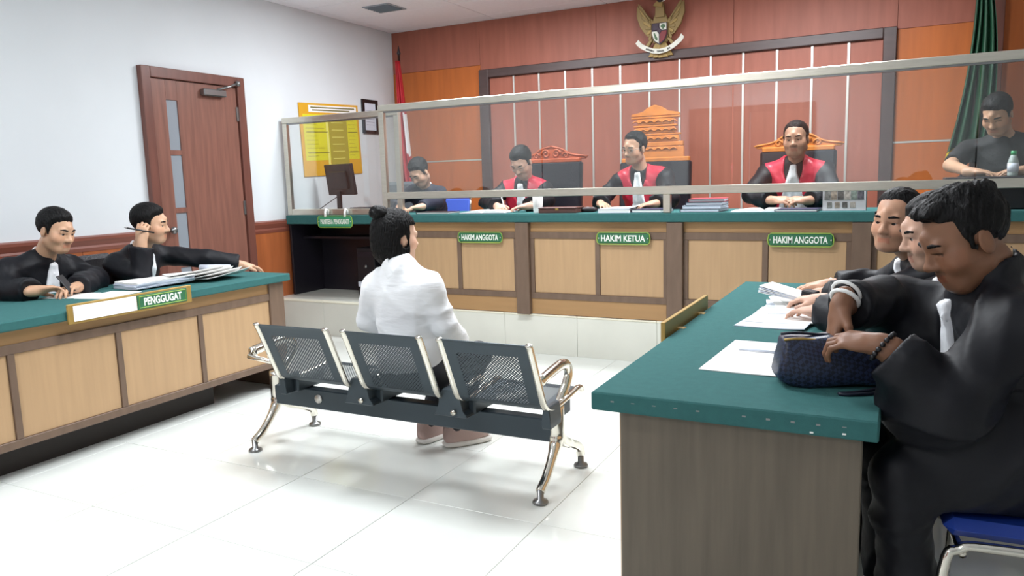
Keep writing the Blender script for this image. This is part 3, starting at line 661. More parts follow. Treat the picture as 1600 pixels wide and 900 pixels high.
office_chair(-4.62, 2.60, -90, 0, .41, 'black office chair under the lawyer holding a phone', top=.88)
office_chair(-4.62, 3.16, -86, 0, .41, 'black office chair under the lawyer with raised hand', top=.9)
office_chair(.95, 4.3, 60, 0, .46, 'black padded chair at the right edge behind the counsel table', top=1.0)
office_chair(-4.6, 6.3, 180, PZ, .46, 'grey backed office chair by the wall behind the clerk desk', mat('grey_fabric', '6a7078', .8), top=1.02)
stack_chair(-4.0, 6.28, 184, PZ, 'blue backed stacking chair under the clerk', BLUE2)
office_chair(.56, 6.3, 180, PZ, .5, 'black chair behind the man in the black shirt', top=.95)
# ------------------------------------------------------------------ clerk's computer
mo = thing('computer_monitor', (-4.7, 5.72, 1.045), 'black computer monitor turned sideways on the clerk desk', 'monitor')
Rm = Matrix.Rotation(math.radians(-13), 3, 'Z')
def rbox(n, lo, hi, mt, par, R, c, bev=0.):
    bm = bmesh.new(); add_box(bm, lo, hi, bev)
    for v in bm.verts: v.co = R @ v.co + Vector(c)
    return bm_obj(n, bm, mt, par)
tilt = Rm @ Matrix.Rotation(math.radians(8), 3, 'X')
rbox('display', (-.2, -.015, -.145), (.2, .02, .145), BLACKPL, mo, tilt, (-4.735, 5.72, 1.36), .005); rbox('rear_cover', (-.13, -.035, -.09), (.13, -.015, .08), BLACKPL, mo, tilt, (-4.735, 5.72, 1.36), .008)
rbox('screen', (-.185, .02, -.13), (.185, .0215, .13), mat('screen_glass', '101218', .1), mo, tilt, (-4.735, 5.72, 1.36))
rbox('neck', (-.025, -.035, 0), (.025, -.012, .2), BLACKPL, mo, Rm, (-4.735, 5.72, 1.05)); rbox('foot', (-.12, -.1, 0), (.12, .1, .012), BLACKPL, mo, Rm, (-4.735, 5.72, 1.045), .004)
tube('cable', spline([(-4.75, 5.68, 1.2), (-4.86, 5.62, 1.12), (-4.95, 5.6, 1.06), (-4.98, 5.75, 1.05)], 5), .004, BLACKPL, mo, 6)
kb = thing('keyboard', (-4.62, 5.5, 1.045), 'black keyboard lying beside the monitor', 'keyboard'); box('tray', (-4.86, 5.43, 1.045), (-4.42, 5.57, 1.062), BLACKPL, kb, .004)
for r in range(4):
    for q in range(13): box('key', (-4.85+.032*q, 5.44+.031*r, 1.062), (-4.824+.032*q, 5.465+.031*r, 1.068), BLACKP, kb)
dk = thing('docking_box', (-4.62, 5.66, 1.045), 'low black docking box next to the monitor foot', 'computer'); box('case', (-4.55, 5.6, 1.045), (-4.4, 5.75, 1.10), BLACKPL, dk, .006); box('front_strip', (-4.54, 5.597, 1.06), (-4.41, 5.6, 1.07), GUN, dk)
# ------------------------------------------------------------------ papers and small things
def sheet(name, c, w, h, ang, z, label, cat='paper', th=.0025, mt=PAPER, curl=.0, group=None, parent=None):
    """slightly curled sheet or thin pile lying flat"""
    a = math.radians(ang); ca, sa = math.cos(a), math.sin(a); V = []; F = []; n = 7
    for s in (0, 1):
        for j in range(n):
            for i in range(n):
                u, v = (i/(n-1)-.5), (j/(n-1)-.5)
                zz = z+(th if s else 0)+curl*(max(0, u)**2*4*(1+v)+.1*math.sin(5*v+3*u)**2*.3) + .0004
                V.append((c[0]+ca*u*w-sa*v*h, c[1]+sa*u*w+ca*v*h, zz))
    for s in (0, 1):
        for j in range(n-1):
            for i in range(n-1):
                k = s*n*n+j*n+i; f = (k, k+1, k+n+1, k+n); F.append(f if s else f[::-1])
    for i in range(n-1):
        for (p, q) in ((i, i+1), ((n-1)*n+i+1, (n-1)*n+i), ((i+1)*n, i*n), (i*n+n-1, (i+1)*n+n-1)): F.append((p, q, q+n*n, p+n*n))
    o = mobj(name, V, F, mt, parent)
    if parent is None: tag(o, label, cat, group)
    return o
TZ = .75
sheet('paper_sheet', (-4.06, 2.58, 0), .21, .2, 20, TZ, 'small white sheet in front of the lawyer holding a phone'); sheet('paper_sheet', (-3.86, 2.66, 0), .2, .27, 12, TZ, 'long white sheet close behind the PENGGUGAT board')
dp = thing('document_pile', (-3.93, 3.05, TZ), 'thick pile of white documents behind the PENGGUGAT board', 'papers')
for k in range(8): sheet('page', (-3.95+.006*random.random(), 3.02+.01*random.random(), 0), .26, .36, -8+random.uniform(-4, 4), TZ+.005*k, '', th=.0042, mt=PAPER2 if k < 6 else PAPER, curl=.012, parent=dp)
op = thing('open_file', (-3.86, 3.32, TZ), 'open white file with rolled page edge on the left desk', 'papers')
for k in range(4): sheet('page', (-3.9+.03*k, 3.26+.035*k, 0), .26, .3, -25+9*k, TZ+.042 - .009*k, '', th=.003, curl=.03, parent=op)
tube('rolled_edge', [(-4.02, 3.42, TZ+.06), (-3.84, 3.50, TZ+.055)], .02, PAPER2, op, 12)
# right table papers
sheet('paper_sheet', (-.385, 2.37, 0), .23, .43, -3, TZ, 'large white sheet beside the navy bag', curl=.004)
pn = thing('ballpoint_pen', (-.38, 2.44, TZ+.007), 'thin pen lying on the sheet beside the navy bag', 'pen'); tube('barrel', [(-.45, 2.44, TZ+.008), (-.33, 2.425, TZ+.008)], .004, PAPER2, pn, 8); tube('tip', [(-.33, 2.425, TZ+.008), (-.318, 2.4235, TZ+.008)], [.004, .001], GUN, pn, 8)
pw = thing('paper_pile', (-.4, 3.1, TZ), 'fanned pile of white papers in the middle of the near table', 'papers')
for k in range(7): sheet('page', (-.40+.012*k, 3.0+.09*k, 0), .25, .34, -8+5*k+random.uniform(-4, 4), TZ+.003*k, '', th=.003, curl=.012+.004*k, parent=pw, mt=PAPER if k % 3 else PAPER2)
ck = thing('clipped_papers', (-.42, 3.35, TZ+.05), 'bundle of papers with black clip held above the pile', 'papers')
rc = Matrix.Rotation(math.radians(-15), 3, 'Z') @ Matrix.Rotation(math.radians(8), 3, 'Y')
for k in range(5): rbox('page', (-.1, -.05, .005*k), (.1, .08, .005*k+.003), PAPER2 if k % 2 else PAPER, ck, rc @ Matrix.Rotation(.02*k, 3, 'Y'), (-.42, 3.3, TZ+.05))
rbox('binder_clip', (.07, -.03, -.012), (.125, .03, .045), BLACKPL, ck, rc, (-.42, 3.3, TZ+.05), .004)
# bag
def superbox(c, r, e, R, nu=28, nv=16, fn=None):
    V = []; F = []
    sg = lambda v, p: math.copysign(abs(v)**p, v)
    for j in range(nv+1):
        ph = -math.pi/2+math.pi*j/nv
        for i in range(nu):
            th = 2*math.pi*i/nu
            p = Vector((r[0]*sg(math.cos(ph), e)*sg(math.cos(th), e), r[1]*sg(math.cos(ph), e)*sg(math.sin(th), e), r[2]*sg(math.sin(ph), e)))
            if fn: p = fn(p)
            V.append(tuple(R @ p + Vector(c)))
    for j in range(nv):
        for i in range(nu): F.append((j*nu+i, j*nu+(i+1) % nu, (j+1)*nu+(i+1) % nu, (j+1)*nu+i))
    return V, F
def weave_mat():
    M = bpy.data.materials.new('woven_navy_leather'); M.use_nodes = True; nt = M.node_tree; b = nt.nodes['Principled BSDF']
    b.inputs['Base Color'].default_value = (*lin('1b2238'), 1); b.inputs['Roughness'].default_value = .38
    tc = nt.nodes.new('ShaderNodeTexCoord'); mp = nt.nodes.new('ShaderNodeMapping'); mp.inputs['Rotation'].default_value = (0, .785, .3); ck = nt.nodes.new('ShaderNodeTexChecker'); ck.inputs['Scale'].default_value = 110
    nt.links.new(tc.outputs['Object'], mp.inputs[0]); nt.links.new(mp.outputs[0], ck.inputs['Vector']); bp = nt.nodes.new('ShaderNodeBump'); bp.inputs['Strength'].default_value = .8; bp.inputs['Distance'].default_value = .004
    nt.links.new(ck.outputs['Fac'], bp.inputs['Height']); nt.links.new(bp.outputs[0], b.inputs['Normal'])
    mx = nt.nodes.new('ShaderNodeMix'); mx.data_type = 'RGBA'; mx.inputs[6].default_value = (*lin('161b2d'), 1); mx.inputs[7].default_value = (*lin('2a3350'), 1)
    nt.links.new(ck.outputs['Fac'], mx.inputs[0]); nt.links.new(mx.outputs[2], b.inputs['Base Color']); return M
bagR = Matrix.Rotation(math.radians(20), 3, 'Z')
bg = thing('clutch_bag', (-.17, 2.12, TZ), 'navy woven leather clutch bag on the near table', 'bag')
bc = (-.165, 2.135, TZ+.068)
V, F = superbox(bc, (.128, .06, .066), .3, bagR, 48, 24, lambda p: Vector((p.x*(1-.05*p.z/.06)+.004*math.sin(p.z*60), p.y*(1-.3*max(0, p.z/.066))+.004*math.sin(p.x*45), p.z+.005*math.sin(p.x*30))))
mobj('body', V, F, weave_mat(), bg, True)
zz = [bagR @ Vector((-.118+.0236*k, -.034, .058+.003*math.sin(k))) + Vector(bc) for k in range(11)]
tube('zip_line', [tuple(p) for p in zz], .0035, GOLD, bg, 6); zz2 = [bagR @ Vector((-.12+.024*k, -.004, .068+.003*math.sin(k))) + Vector(bc) for k in range(11)]
tube('top_seam', [tuple(p) for p in zz2], .004, mat('navy_edge', '10162a', .5), bg, 6)
tube('wrist_strap', [tuple(bagR @ Vector(p) + Vector(bc)) for p in spline([(.13, -.03, .02), (.15, -.06, -.03), (.11, -.10, -.06), (.03, -.125, -.063), (.0, -.115, -.063), (.05, -.1, -.063), (.12, -.07, -.055), (.135, -.045, -.01)], 5)], .0045, mat('navy_edge', '', .5), bg, 8)
lathe('strap_ring', tuple(bagR @ Vector((.13, -.03, .012)) + Vector(bc)), [(.008, 0), (.008, .012)], GOLD, bg, 10)
# ---- on the judges' desk
JZ = 1.057
def book(c, w, h, th, ang, label, cover, name='book', pages=PAPER, open_=False, z=JZ):
    t = thing(name, (c[0], c[1], z), label, 'book'); R = Matrix.Rotation(math.radians(ang), 3, 'Z'); o = (c[0], c[1], z)
    if open_:
        for s in (-1, 1):
            rbox('cover', (0 if s > 0 else -w, -h/2, 0), (w if s > 0 else 0, h/2, .003), cover, t, R, o)
            P = [(0, .004), (s*w*.15, th), (s*w*.5, th*.9), (s*w*.98, .006), (s*w*.98, .003), (0, .003)]
            if s < 0: P = P[::-1]
            prism('page_block', P, tuple(R @ Vector((0, h/2-.005, 0)) + Vector(o)), tuple(R @ Vector((1, 0, 0))), (0, 0, 1), h-.01, pages, t)
    else:
        rbox('cover', (-w/2, -h/2, 0), (w/2, h/2, .003), cover, t, R, o); rbox('cover', (-w/2, -h/2, th-.003), (w/2, h/2, th), cover, t, R, o); rbox('spine', (-w/2, -h/2, 0), (-w/2+.004, h/2, th), cover, t, R, o)
        rbox('page_block', (-w/2+.004, -h/2+.004, .003), (w/2-.004, h/2-.004, th-.003), pages, t, R, o)
    return t
NAVYC = mat('navy_cover', '2a2f4a', .5); DKC = mat('dark_cover', '2b2024', .5); BRC = mat('brown_cover', '5a3a34', .45); REDC = mat('red_cover', 'b0414c', .5)
book((-2.93, 5.3), .2, .24, .024, 5, 'open notebook under the writing judge', NAVYC, 'notebook', open_=True)
book((-3.38, 5.28), .3, .2, .014, 3, 'flat dark folder at the clerk end of the judges desk', DKC, 'folder')
cu = thing('tall_cup', (-2.46, 5.24, JZ), 'tall white insulated cup beside the writing judge', 'cup')
lathe('body', (-2.46, 5.24, JZ), [(.032, 0), (.034, .005), (.042, .15)], WHITE, cu, 20); lathe('lid', (-2.46, 5.24, JZ+.15), [(.045, 0), (.045, .012), (.036, .02), (.034, .03)], WHITE, cu, 20)
wb_ = thing('wooden_case', (-2.28, 5.24, JZ), 'flat dark brown case between the writing and middle judges', 'box'); rbox('base', (-.15, -.08, 0), (.15, .08, .03), BRC, wb_, Matrix.Rotation(.03, 3, 'Z'), (-2.27, 5.24, JZ), .004); rbox('lid', (-.152, -.082, .031), (.152, .082, .043), BRC, wb_, Matrix.Rotation(.03, 3, 'Z'), (-2.27, 5.24, JZ), .003); rbox('clasp', (-.012, -.086, .022), (.012, -.08, .038), GOLD, wb_, Matrix.Rotation(.03, 3, 'Z'), (-2.27, 5.24, JZ))
V, F = superbox((-2.07, 5.3, JZ+.018), (.06, .035, .018), .6, Matrix.Identity(3)); pz = thing('pen_pouch', (-2.07, 5.3, JZ), 'small dark zipped pouch beside the brown case', 'pouch'); mobj('body', V, F, DKC, pz, True); tube('zip', [(-2.12, 5.29, JZ+.033), (-2.07, 5.285, JZ+.037), (-2.02, 5.29, JZ+.033)], .003, GUN, pz, 6)
book((-1.83, 5.28), .23, .28, .03, 2, 'thick white case file in front of the middle judge', PAPER2, 'case_file'); book((-1.58, 5.28), .22, .24, .022, -6, 'dark edged case file right of the middle judge', NAVYC, 'case_file', open_=False)
sheet('paper_sheet', (-1.8, 5.3, 0), .2, .26, 8, JZ+.03, 'loose sheet on top of the thick white case file', curl=.01)
for k, (mt, lb) in enumerate(((DKC, 'dark file at the bottom of the folded stack'), (PAPER2, 'pale blue file in the middle of the folded stack'), (NAVYC, 'navy file near the top of the folded stack'), (REDC, 'red edged folder topmost of the folded stack'))):
    book((-1.22+.01*k, 5.3), .27-.01*k, .24, .022, 3*k-4, lb+' behind the screen post', mt, 'file_folder', PAPER2, z=JZ+.0225*k)
book((-.83, 5.27), .19, .24, .018, 3, 'open white book under the right judge', PAPER2, 'open_book', open_=True); book((-.6, 5.25), .26, .22, .016, -4, 'navy backed document next to the photo card', NAVYC, 'document_folder')
ca = thing('photo_card', (-.33, 5.27, JZ), 'standing desk card with photographs at the right judge side', 'calendar')
Rc = Matrix.Rotation(math.radians(-16), 3, 'X'); Rk = Matrix.Rotation(math.radians(6), 3, 'Z')
R1 = Rk @ Rc
rbox('front_leaf', (-.125, -.003, 0), (.125, .0, .14), mat('card_grey', 'b9b7ba', .6), ca, R1, (-.33, 5.23, JZ)); rbox('rear_leaf', (-.125, 0, 0), (.125, .003, .14), mat('card_grey', '', .6), ca, Rk @ Matrix.Rotation(math.radians(16), 3, 'X'), (-.33, 5.31, JZ)); rbox('base_leaf', (-.125, 0, 0), (.125, .085, .002), NAVYC, ca, Rk, (-.33, 5.226, JZ))
cols = ['6b6a66', '8a7d70', '55514e', '9c948c', '707a72', '4d4a52']
for k in range(6): rbox('photo', (-.115+.0385*k, -.0045, .07), (-.079+.0385*k, -.003, .13), mat('photo_%d' % k, cols[k], .5, var=.5, vscale=60), ca, R1, (-.33, 5.23, JZ))
for k in range(4): rbox('photo', (-.1+.045*k, -.0045, .018), (-.07+.045*k, -.003, .055), mat('photo_%d' % k, '', .5), ca, R1, (-.33, 5.23, JZ))
eq = thing('equipment_case', (.5, 5.36, JZ), 'black equipment case on the judges desk under the hands of the man in black', 'case'); box('body', (.22, 5.24, JZ), (.85, 5.52, JZ+.17), BLACKPL, eq, .008); box('lid', (.215, 5.235, JZ+.172), (.855, 5.525, JZ+.19), BLACKP, eq, .005); box('latch', (.5, 5.232, JZ+.15), (.56, 5.24, JZ+.18), GUN, eq)
bo = thing('water_bottle', (.56, 5.30, JZ+.19), 'small clear water bottle with a green cap', 'bottle')
lathe('bottle_body', (.56, 5.30, JZ+.19), [(.026, 0), (.028, .01), (.026, .05), (.028, .08), (.02, .11), (.012, .125)], mat('bottle_clear', 'aab6b4', .15), bo, 16); lathe('cap', (.56, 5.30, JZ+.312), [(.015, 0), (.015, .022)], mat('cap_green', '3aa66a', .4), bo, 14); lathe('paper_label', (.56, 5.30, JZ+.215), [(.029, 0), (.029, .05)], PAPER2, bo, 16)
# ------------------------------------------------------------------ people : implicit surfaces meshed with surface nets
f4 = np.float32
def nrm(v): v = np.asarray(v, float); return v/np.linalg.norm(v)
class Field:
    def __init__(s, lo, hi, h):
        s.lo = np.array(lo, float); s.h = h; s.n = np.ceil((np.array(hi)-s.lo)/h).astype(int)+1
        s.d = np.full(s.n, .5, f4); s.ax = [(s.lo[i]+h*np.arange(s.n[i])).astype(f4) for i in range(3)]
    def sl(s, lo, hi):
        a = np.clip(np.floor((np.array(lo)-s.lo)/s.h).astype(int), 0, s.n); b = np.clip(np.ceil((np.array(hi)-s.lo)/s.h).astype(int)+1, 0, s.n)
        return tuple(slice(x, y) for x, y in zip(a, b))
    def pts(s, q): return s.ax[0][q[0]][:, None, None], s.ax[1][q[1]][None, :, None], s.ax[2][q[2]][None, None, :]
    def put(s, q, v, k, op):
        o = s.d[q]
        if o.size == 0: return
        if op == 'u':
            if k > 0: hh = np.maximum(k-np.abs(o-v), 0)/k; s.d[q] = np.minimum(o, v)-hh*hh*k*.25
            else: s.d[q] = np.minimum(o, v)
        else:
            v = -v
            hh = np.maximum(k-np.abs(o-v), 0)/max(k, 1e-6); s.d[q] = np.maximum(o, v)+hh*hh*k*.25
    def cap(s, a, b, ra, rb, k=.02, op='u', clip=None):
        a, b = np.array(a, float), np.array(b, float); pad = k+2.5*s.h
        q = s.sl(np.minimum(a-ra, b-rb)-pad, np.maximum(a+ra, b+rb)+pad); X, Y, Z = s.pts(q)
        ba = b-a; bb = max(float(ba@ba), 1e-9); px, py, pz = X-f4(a[0]), Y-f4(a[1]), Z-f4(a[2])
        t = np.clip((px*f4(ba[0])+py*f4(ba[1])+pz*f4(ba[2]))/f4(bb), 0, 1)
        v = np.sqrt((px-t*f4(ba[0]))**2+(py-t*f4(ba[1]))**2+(pz-t*f4(ba[2]))**2)-(f4(ra)+f4(rb-ra)*t)
        if clip is not None:
            c, n = clip; v = np.maximum(v, (X-f4(c[0]))*f4(n[0])+(Y-f4(c[1]))*f4(n[1])+(Z-f4(c[2]))*f4(n[2]))
        s.put(q, v, k, op)
    def ell(s, c, r, R=None, k=.02, op='u'):
        c = np.array(c, float); r = np.array(r, float); m = float(r.max()); pad = k+2.5*s.h
        q = s.sl(c-m-pad, c+m+pad); X, Y, Z = s.pts(q); p = [X-f4(c[0]), Y-f4(c[1]), Z-f4(c[2])]
        if R is not None: p = [p[0]*f4(R[0][i])+p[1]*f4(R[1][i])+p[2]*f4(R[2][i]) for i in range(3)]
        k0 = np.sqrt(sum((p[i]/f4(r[i]))**2 for i in range(3))); k1 = np.sqrt(sum((p[i]/f4(r[i]**2))**2 for i in range(3)))+f4(1e-6)
        s.put(q, k0*(k0-1)/k1, k, op)
    def local(s, c, R):
        X, Y, Z = s.pts((slice(None),)*3); p = (X-f4(c[0]), Y-f4(c[1]), Z-f4(c[2]))
        return [p[0]*f4(R[0][i])+p[1]*f4(R[1][i])+p[2]*f4(R[2][i]) for i in range(3)]
    def mesh(s, d=None):
        d = s.d if d is None else d
        d = d.copy(); d[0] = d[-1] = .5; d[:, 0] = d[:, -1] = .5; d[:, :, 0] = d[:, :, -1] = .5
        S = d < 0; n = np.array(d.shape)-1
        cnt = np.zeros(n, np.int8)
        for i in (0, 1):
            for j in (0, 1):
                for k in (0, 1): cnt += S[i:i+n[0], j:j+n[1], k:k+n[2]]
        act = (cnt > 0) & (cnt < 8); I = np.argwhere(act); idx = np.full(n, -1, np.int32); idx[act] = np.arange(len(I))
        acc = np.zeros((len(I), 3)); num = np.zeros(len(I)); cr = [(i, j, k) for i in (0, 1) for j in (0, 1) for k in (0, 1)]
        val = {c: d[I[:, 0]+c[0], I[:, 1]+c[1], I[:, 2]+c[2]] for c in cr}
        for a in cr:
            for ax in range(3):
                if a[ax]: continue
                b = tuple(1 if q == ax else a[q] for q in range(3)); va, vb = val[a], val[b]; mk = (va < 0) != (vb < 0)
                t = np.where(mk, va/np.where(mk, va-vb, 1), 0)
                P = np.array(a, float)[None].repeat(len(I), 0); P[:, ax] += t
                acc[mk] += P[mk]; num[mk] += 1
        V = s.lo+s.h*(I+acc/num[:, None]); Q = []
        for ax in range(3):
            o1, o2 = (ax+1) % 3, (ax+2) % 3
            sh = [slice(None)]*3; sh[ax] = slice(0, -1); A = S[tuple(sh)]; sh[ax] = slice(1, None); B = S[tuple(sh)]
            E = np.argwhere(A != B); flip = A[E[:, 0], E[:, 1], E[:, 2]]
            c = []
            for (p, q) in ((-1, -1), (0, -1), (0, 0), (-1, 0)):
                e = E.copy(); e[:, o1] += p; e[:, o2] += q; c.append(idx[e[:, 0], e[:, 1], e[:, 2]])
            q = np.stack(c, 1); q[~flip] = q[~flip][:, ::-1]; Q.append(q)
        return V, np.concatenate(Q)
def fobj(name, V, Q, mt, parent=None, org=None, smooth=True):
    org = np.array(root_of(parent)) if parent is not None else np.array(org)
    me = bpy.data.meshes.new(name); n = len(V); m = len(Q)
    me.vertices.add(n); me.vertices.foreach_set('co', (V-org).astype(f4).ravel()); me.loops.add(m*4); me.loops.foreach_set('vertex_index', Q.astype(np.int32).ravel())
    me.polygons.add(m); me.polygons.foreach_set('loop_start', np.arange(0, m*4, 4, dtype=np.int32)); me.update(calc_edges=True); me.validate()
    if smooth: me.shade_smooth()
    me.materials.append(mt)
    return link(name, me, parent, None if parent is not None else tuple(org))
def set_tint(o, cols):
    a = o.data.color_attributes.new('tint', 'FLOAT_COLOR', 'POINT'); c = np.ones((len(o.data.vertices), 4), f4); c[:, :3] = cols; a.data.foreach_set('color', c.ravel())
def hframe(yw, pt, rl=0):
    y, p, r = (math.radians(v) for v in (yw, pt, rl))
    f = np.array([-math.sin(y)*math.cos(p), math.cos(y)*math.cos(p), math.sin(p)]); rr = np.array([math.cos(y), math.sin(y), 0]); u = np.cross(rr, f)
    rr, u = rr*math.cos(r)+u*math.sin(r), u*math.cos(r)-rr*math.sin(r)
    return np.stack([rr, f, u], 1)
SKINM = attr_mat('skin', .48, .12); EYEM = attr_mat('eyeball', .15)
ROBE = mat('black_robe', '0d0e15', .55, bump=.6, bscale=10, spec=.3); SATIN = mat('red_satin', 'cc2f46', .36, bump=.3, bscale=12); BIBM = mat('white_bib', 'eceef2', .7, bump=.3, bscale=60)
SHIRT = mat('white_shirt', 'f6f8fb', .75, bump=.7, bscale=9, stretch=(.7, .7, 2.6)); NAVYS = mat('navy_suit', '1d2233', .65, bump=.15, bscale=60); TEE = mat('black_shirt', '15171a', .75, bump=.2, bscale=60)
TROUS = mat('dark_trousers', '1b1d26', .7); HAIRM = mat('black_hair', '060506', .55, bump=.6, bscale=150, stretch=(1, 1, .3), spec=.22); GREYH = mat('grey_black_hair', '131315', .55, bump=.6, bscale=150, spec=.25); SHOE = mat('pink_grey_canvas', 'b89e97', .8, bump=.3, bscale=120); SOLE = mat('white_sole', 'e6e2dc', .5); BSHOE = mat('black_shoe', '121214', .35)
def head_prims(F, c, R, s=1., jaw=1., k=1.):
    W = lambda p: np.array(c)+R@(np.array(p)*s)
    F.ell(W((0, -.012, .037)), np.array((.074, .095, .084))*s, R, .02)
    F.ell(W((0, .028, -.038)), np.array((.061*jaw, .066, .08))*s, R, .035)
    F.ell(W((0, .062, -.092)), np.array((.03*jaw, .026, .024))*s, R, .03)
    for q in (-1, 1):
        F.ell(W((q*.043, .052, -.03)), np.array((.026, .03, .03))*s, R, .025)
        F.cap(W((q*.05*jaw, .0, -.06)), W((q*.028*jaw, .055, -.092)), .018*s, .016*s, .03)
    F.cap(W((-.036, .078, .018)), W((.036, .078, .018)), .0135*s, .0135*s, .018)
    F.cap(W((0, .085, .04)), W((0, .083, .018)), .014*s, .012*s, .02)
    for q in (-1, 1): F.ell(W((q*.031, .096, .001)), np.array((.017, .014, .011))*s, R, .012, 's')
    F.cap(W((0, .086, .008)), W((0, .106, -.028)), .0075*s, .0115*s, .012)
    F.ell(W((0, .107, -.031)), np.array((.012, .012, .0095))*s, R, .008)
    for q in (-1, 1): F.ell(W((q*.0125, .097, -.034)), np.array((.0085, .011, .008))*s, R, .007)
    F.cap(W((-.02, .084, -.0605)), W((.02, .084, -.0605)), .0075*s, .0075*s, .008); F.cap(W((-.008, .09, -.06)), W((.008, .09, -.06)), .0065*s, .0065*s, .008)
    F.cap(W((-.016, .084, -.072)), W((.016, .084, -.072)), .0085*s, .0085*s, .009)
    F.cap(W((-.022, .097, -.0662)), W((.022, .097, -.0662)), .004*s, .004*s, .004, 's')
    for q in (-1, 1):
        F.cap(W((q*.018, .087, .0085)), W((q*.045, .081, .0075)), .0062*s, .0055*s, .005); F.cap(W((q*.02, .084, -.0085)), W((q*.043, .079, -.0085)), .0045*s, .0045*s, .005)
        Re = R@np.array(hframe(q*-18, 0)); F.ell(W((q*.077, -.008, -.008)), np.array((.0085, .02, .031))*s, Re, .008); F.ell(W((q*.088, -.004, -.004)), np.array((.006, .01, .016))*s, Re, .006, 's')
def hand_prims(F, w, d, n, side, curl=.5, spread=.25, s=1., thumb=(.75, .6, -.25), curls=None):
    d = nrm(d); n = np.array(n, float); n = nrm(n-d*(n@d)); t = np.cross(d, n)*side; w = np.array(w, float)
    F.ell(w+d*.05*s, np.array((.041, .052, .0165))*s, np.stack([t, d, n], 1), .012); F.cap(w-d*.03*s, w+d*.03*s, .025*s, .023*s, .02)
    LEN = (.95, 1.06, 1., .8)
    for i in range(4):
        p = w+d*(.084-.005*abs(i-1.2))*s+t*(.0295-.0197*i)*s; di = nrm(d+t*(.5-i/3)*spread); a = 0; c = curl if curls is None else curls[i]
        r = .0092 if i < 3 else .008
        p0 = p-di*.03*s; F.cap(p0, p, .0095*s, r*s, .008)
        for j, L in enumerate((.042, .027, .02)):
            a += c*(.6, 1., .8)[j]; q = p+(di*math.cos(a)-n*math.sin(a))*L*LEN[i]*s; F.cap(p, q, (r-.0008*j)*s, (r-.0008*(j+1))*s, .004); p = q
    p = w+d*.02*s+t*.026*s-n*.006*s; v1 = nrm(d*thumb[0]+t*thumb[1]+n*thumb[2]); q = p+v1*.045*s; F.cap(p, q, .014*s, .0105*s, .014)
    v2 = nrm(d*(thumb[0]+.3)+t*(thumb[1]*.35)+n*(thumb[2]-.1)); q2 = q+v2*.032*s; F.cap(q, q2, .0105*s, .0085*s, .004)
def wrinkle(F, c, R, amp, seed=0.):
    r, f, u = F.local(c, R)
    rg = lambda v: 1-np.abs(np.sin(v))
    w1 = np.sin(6*r+5*f+seed)+.6*np.sin(9*u-4*r+2*seed)
    a = rg(13*u+7*r+5*f+1.5*w1)**2; b = rg(15*r-9*u+6*f+1.7*w1+seed)**2; g = rg(24*u-14*r+9*f+2.2*w1)**2
    F.d -= f4(amp)*(1.3*a+1.0*b+.5*g-.6).astype(f4)
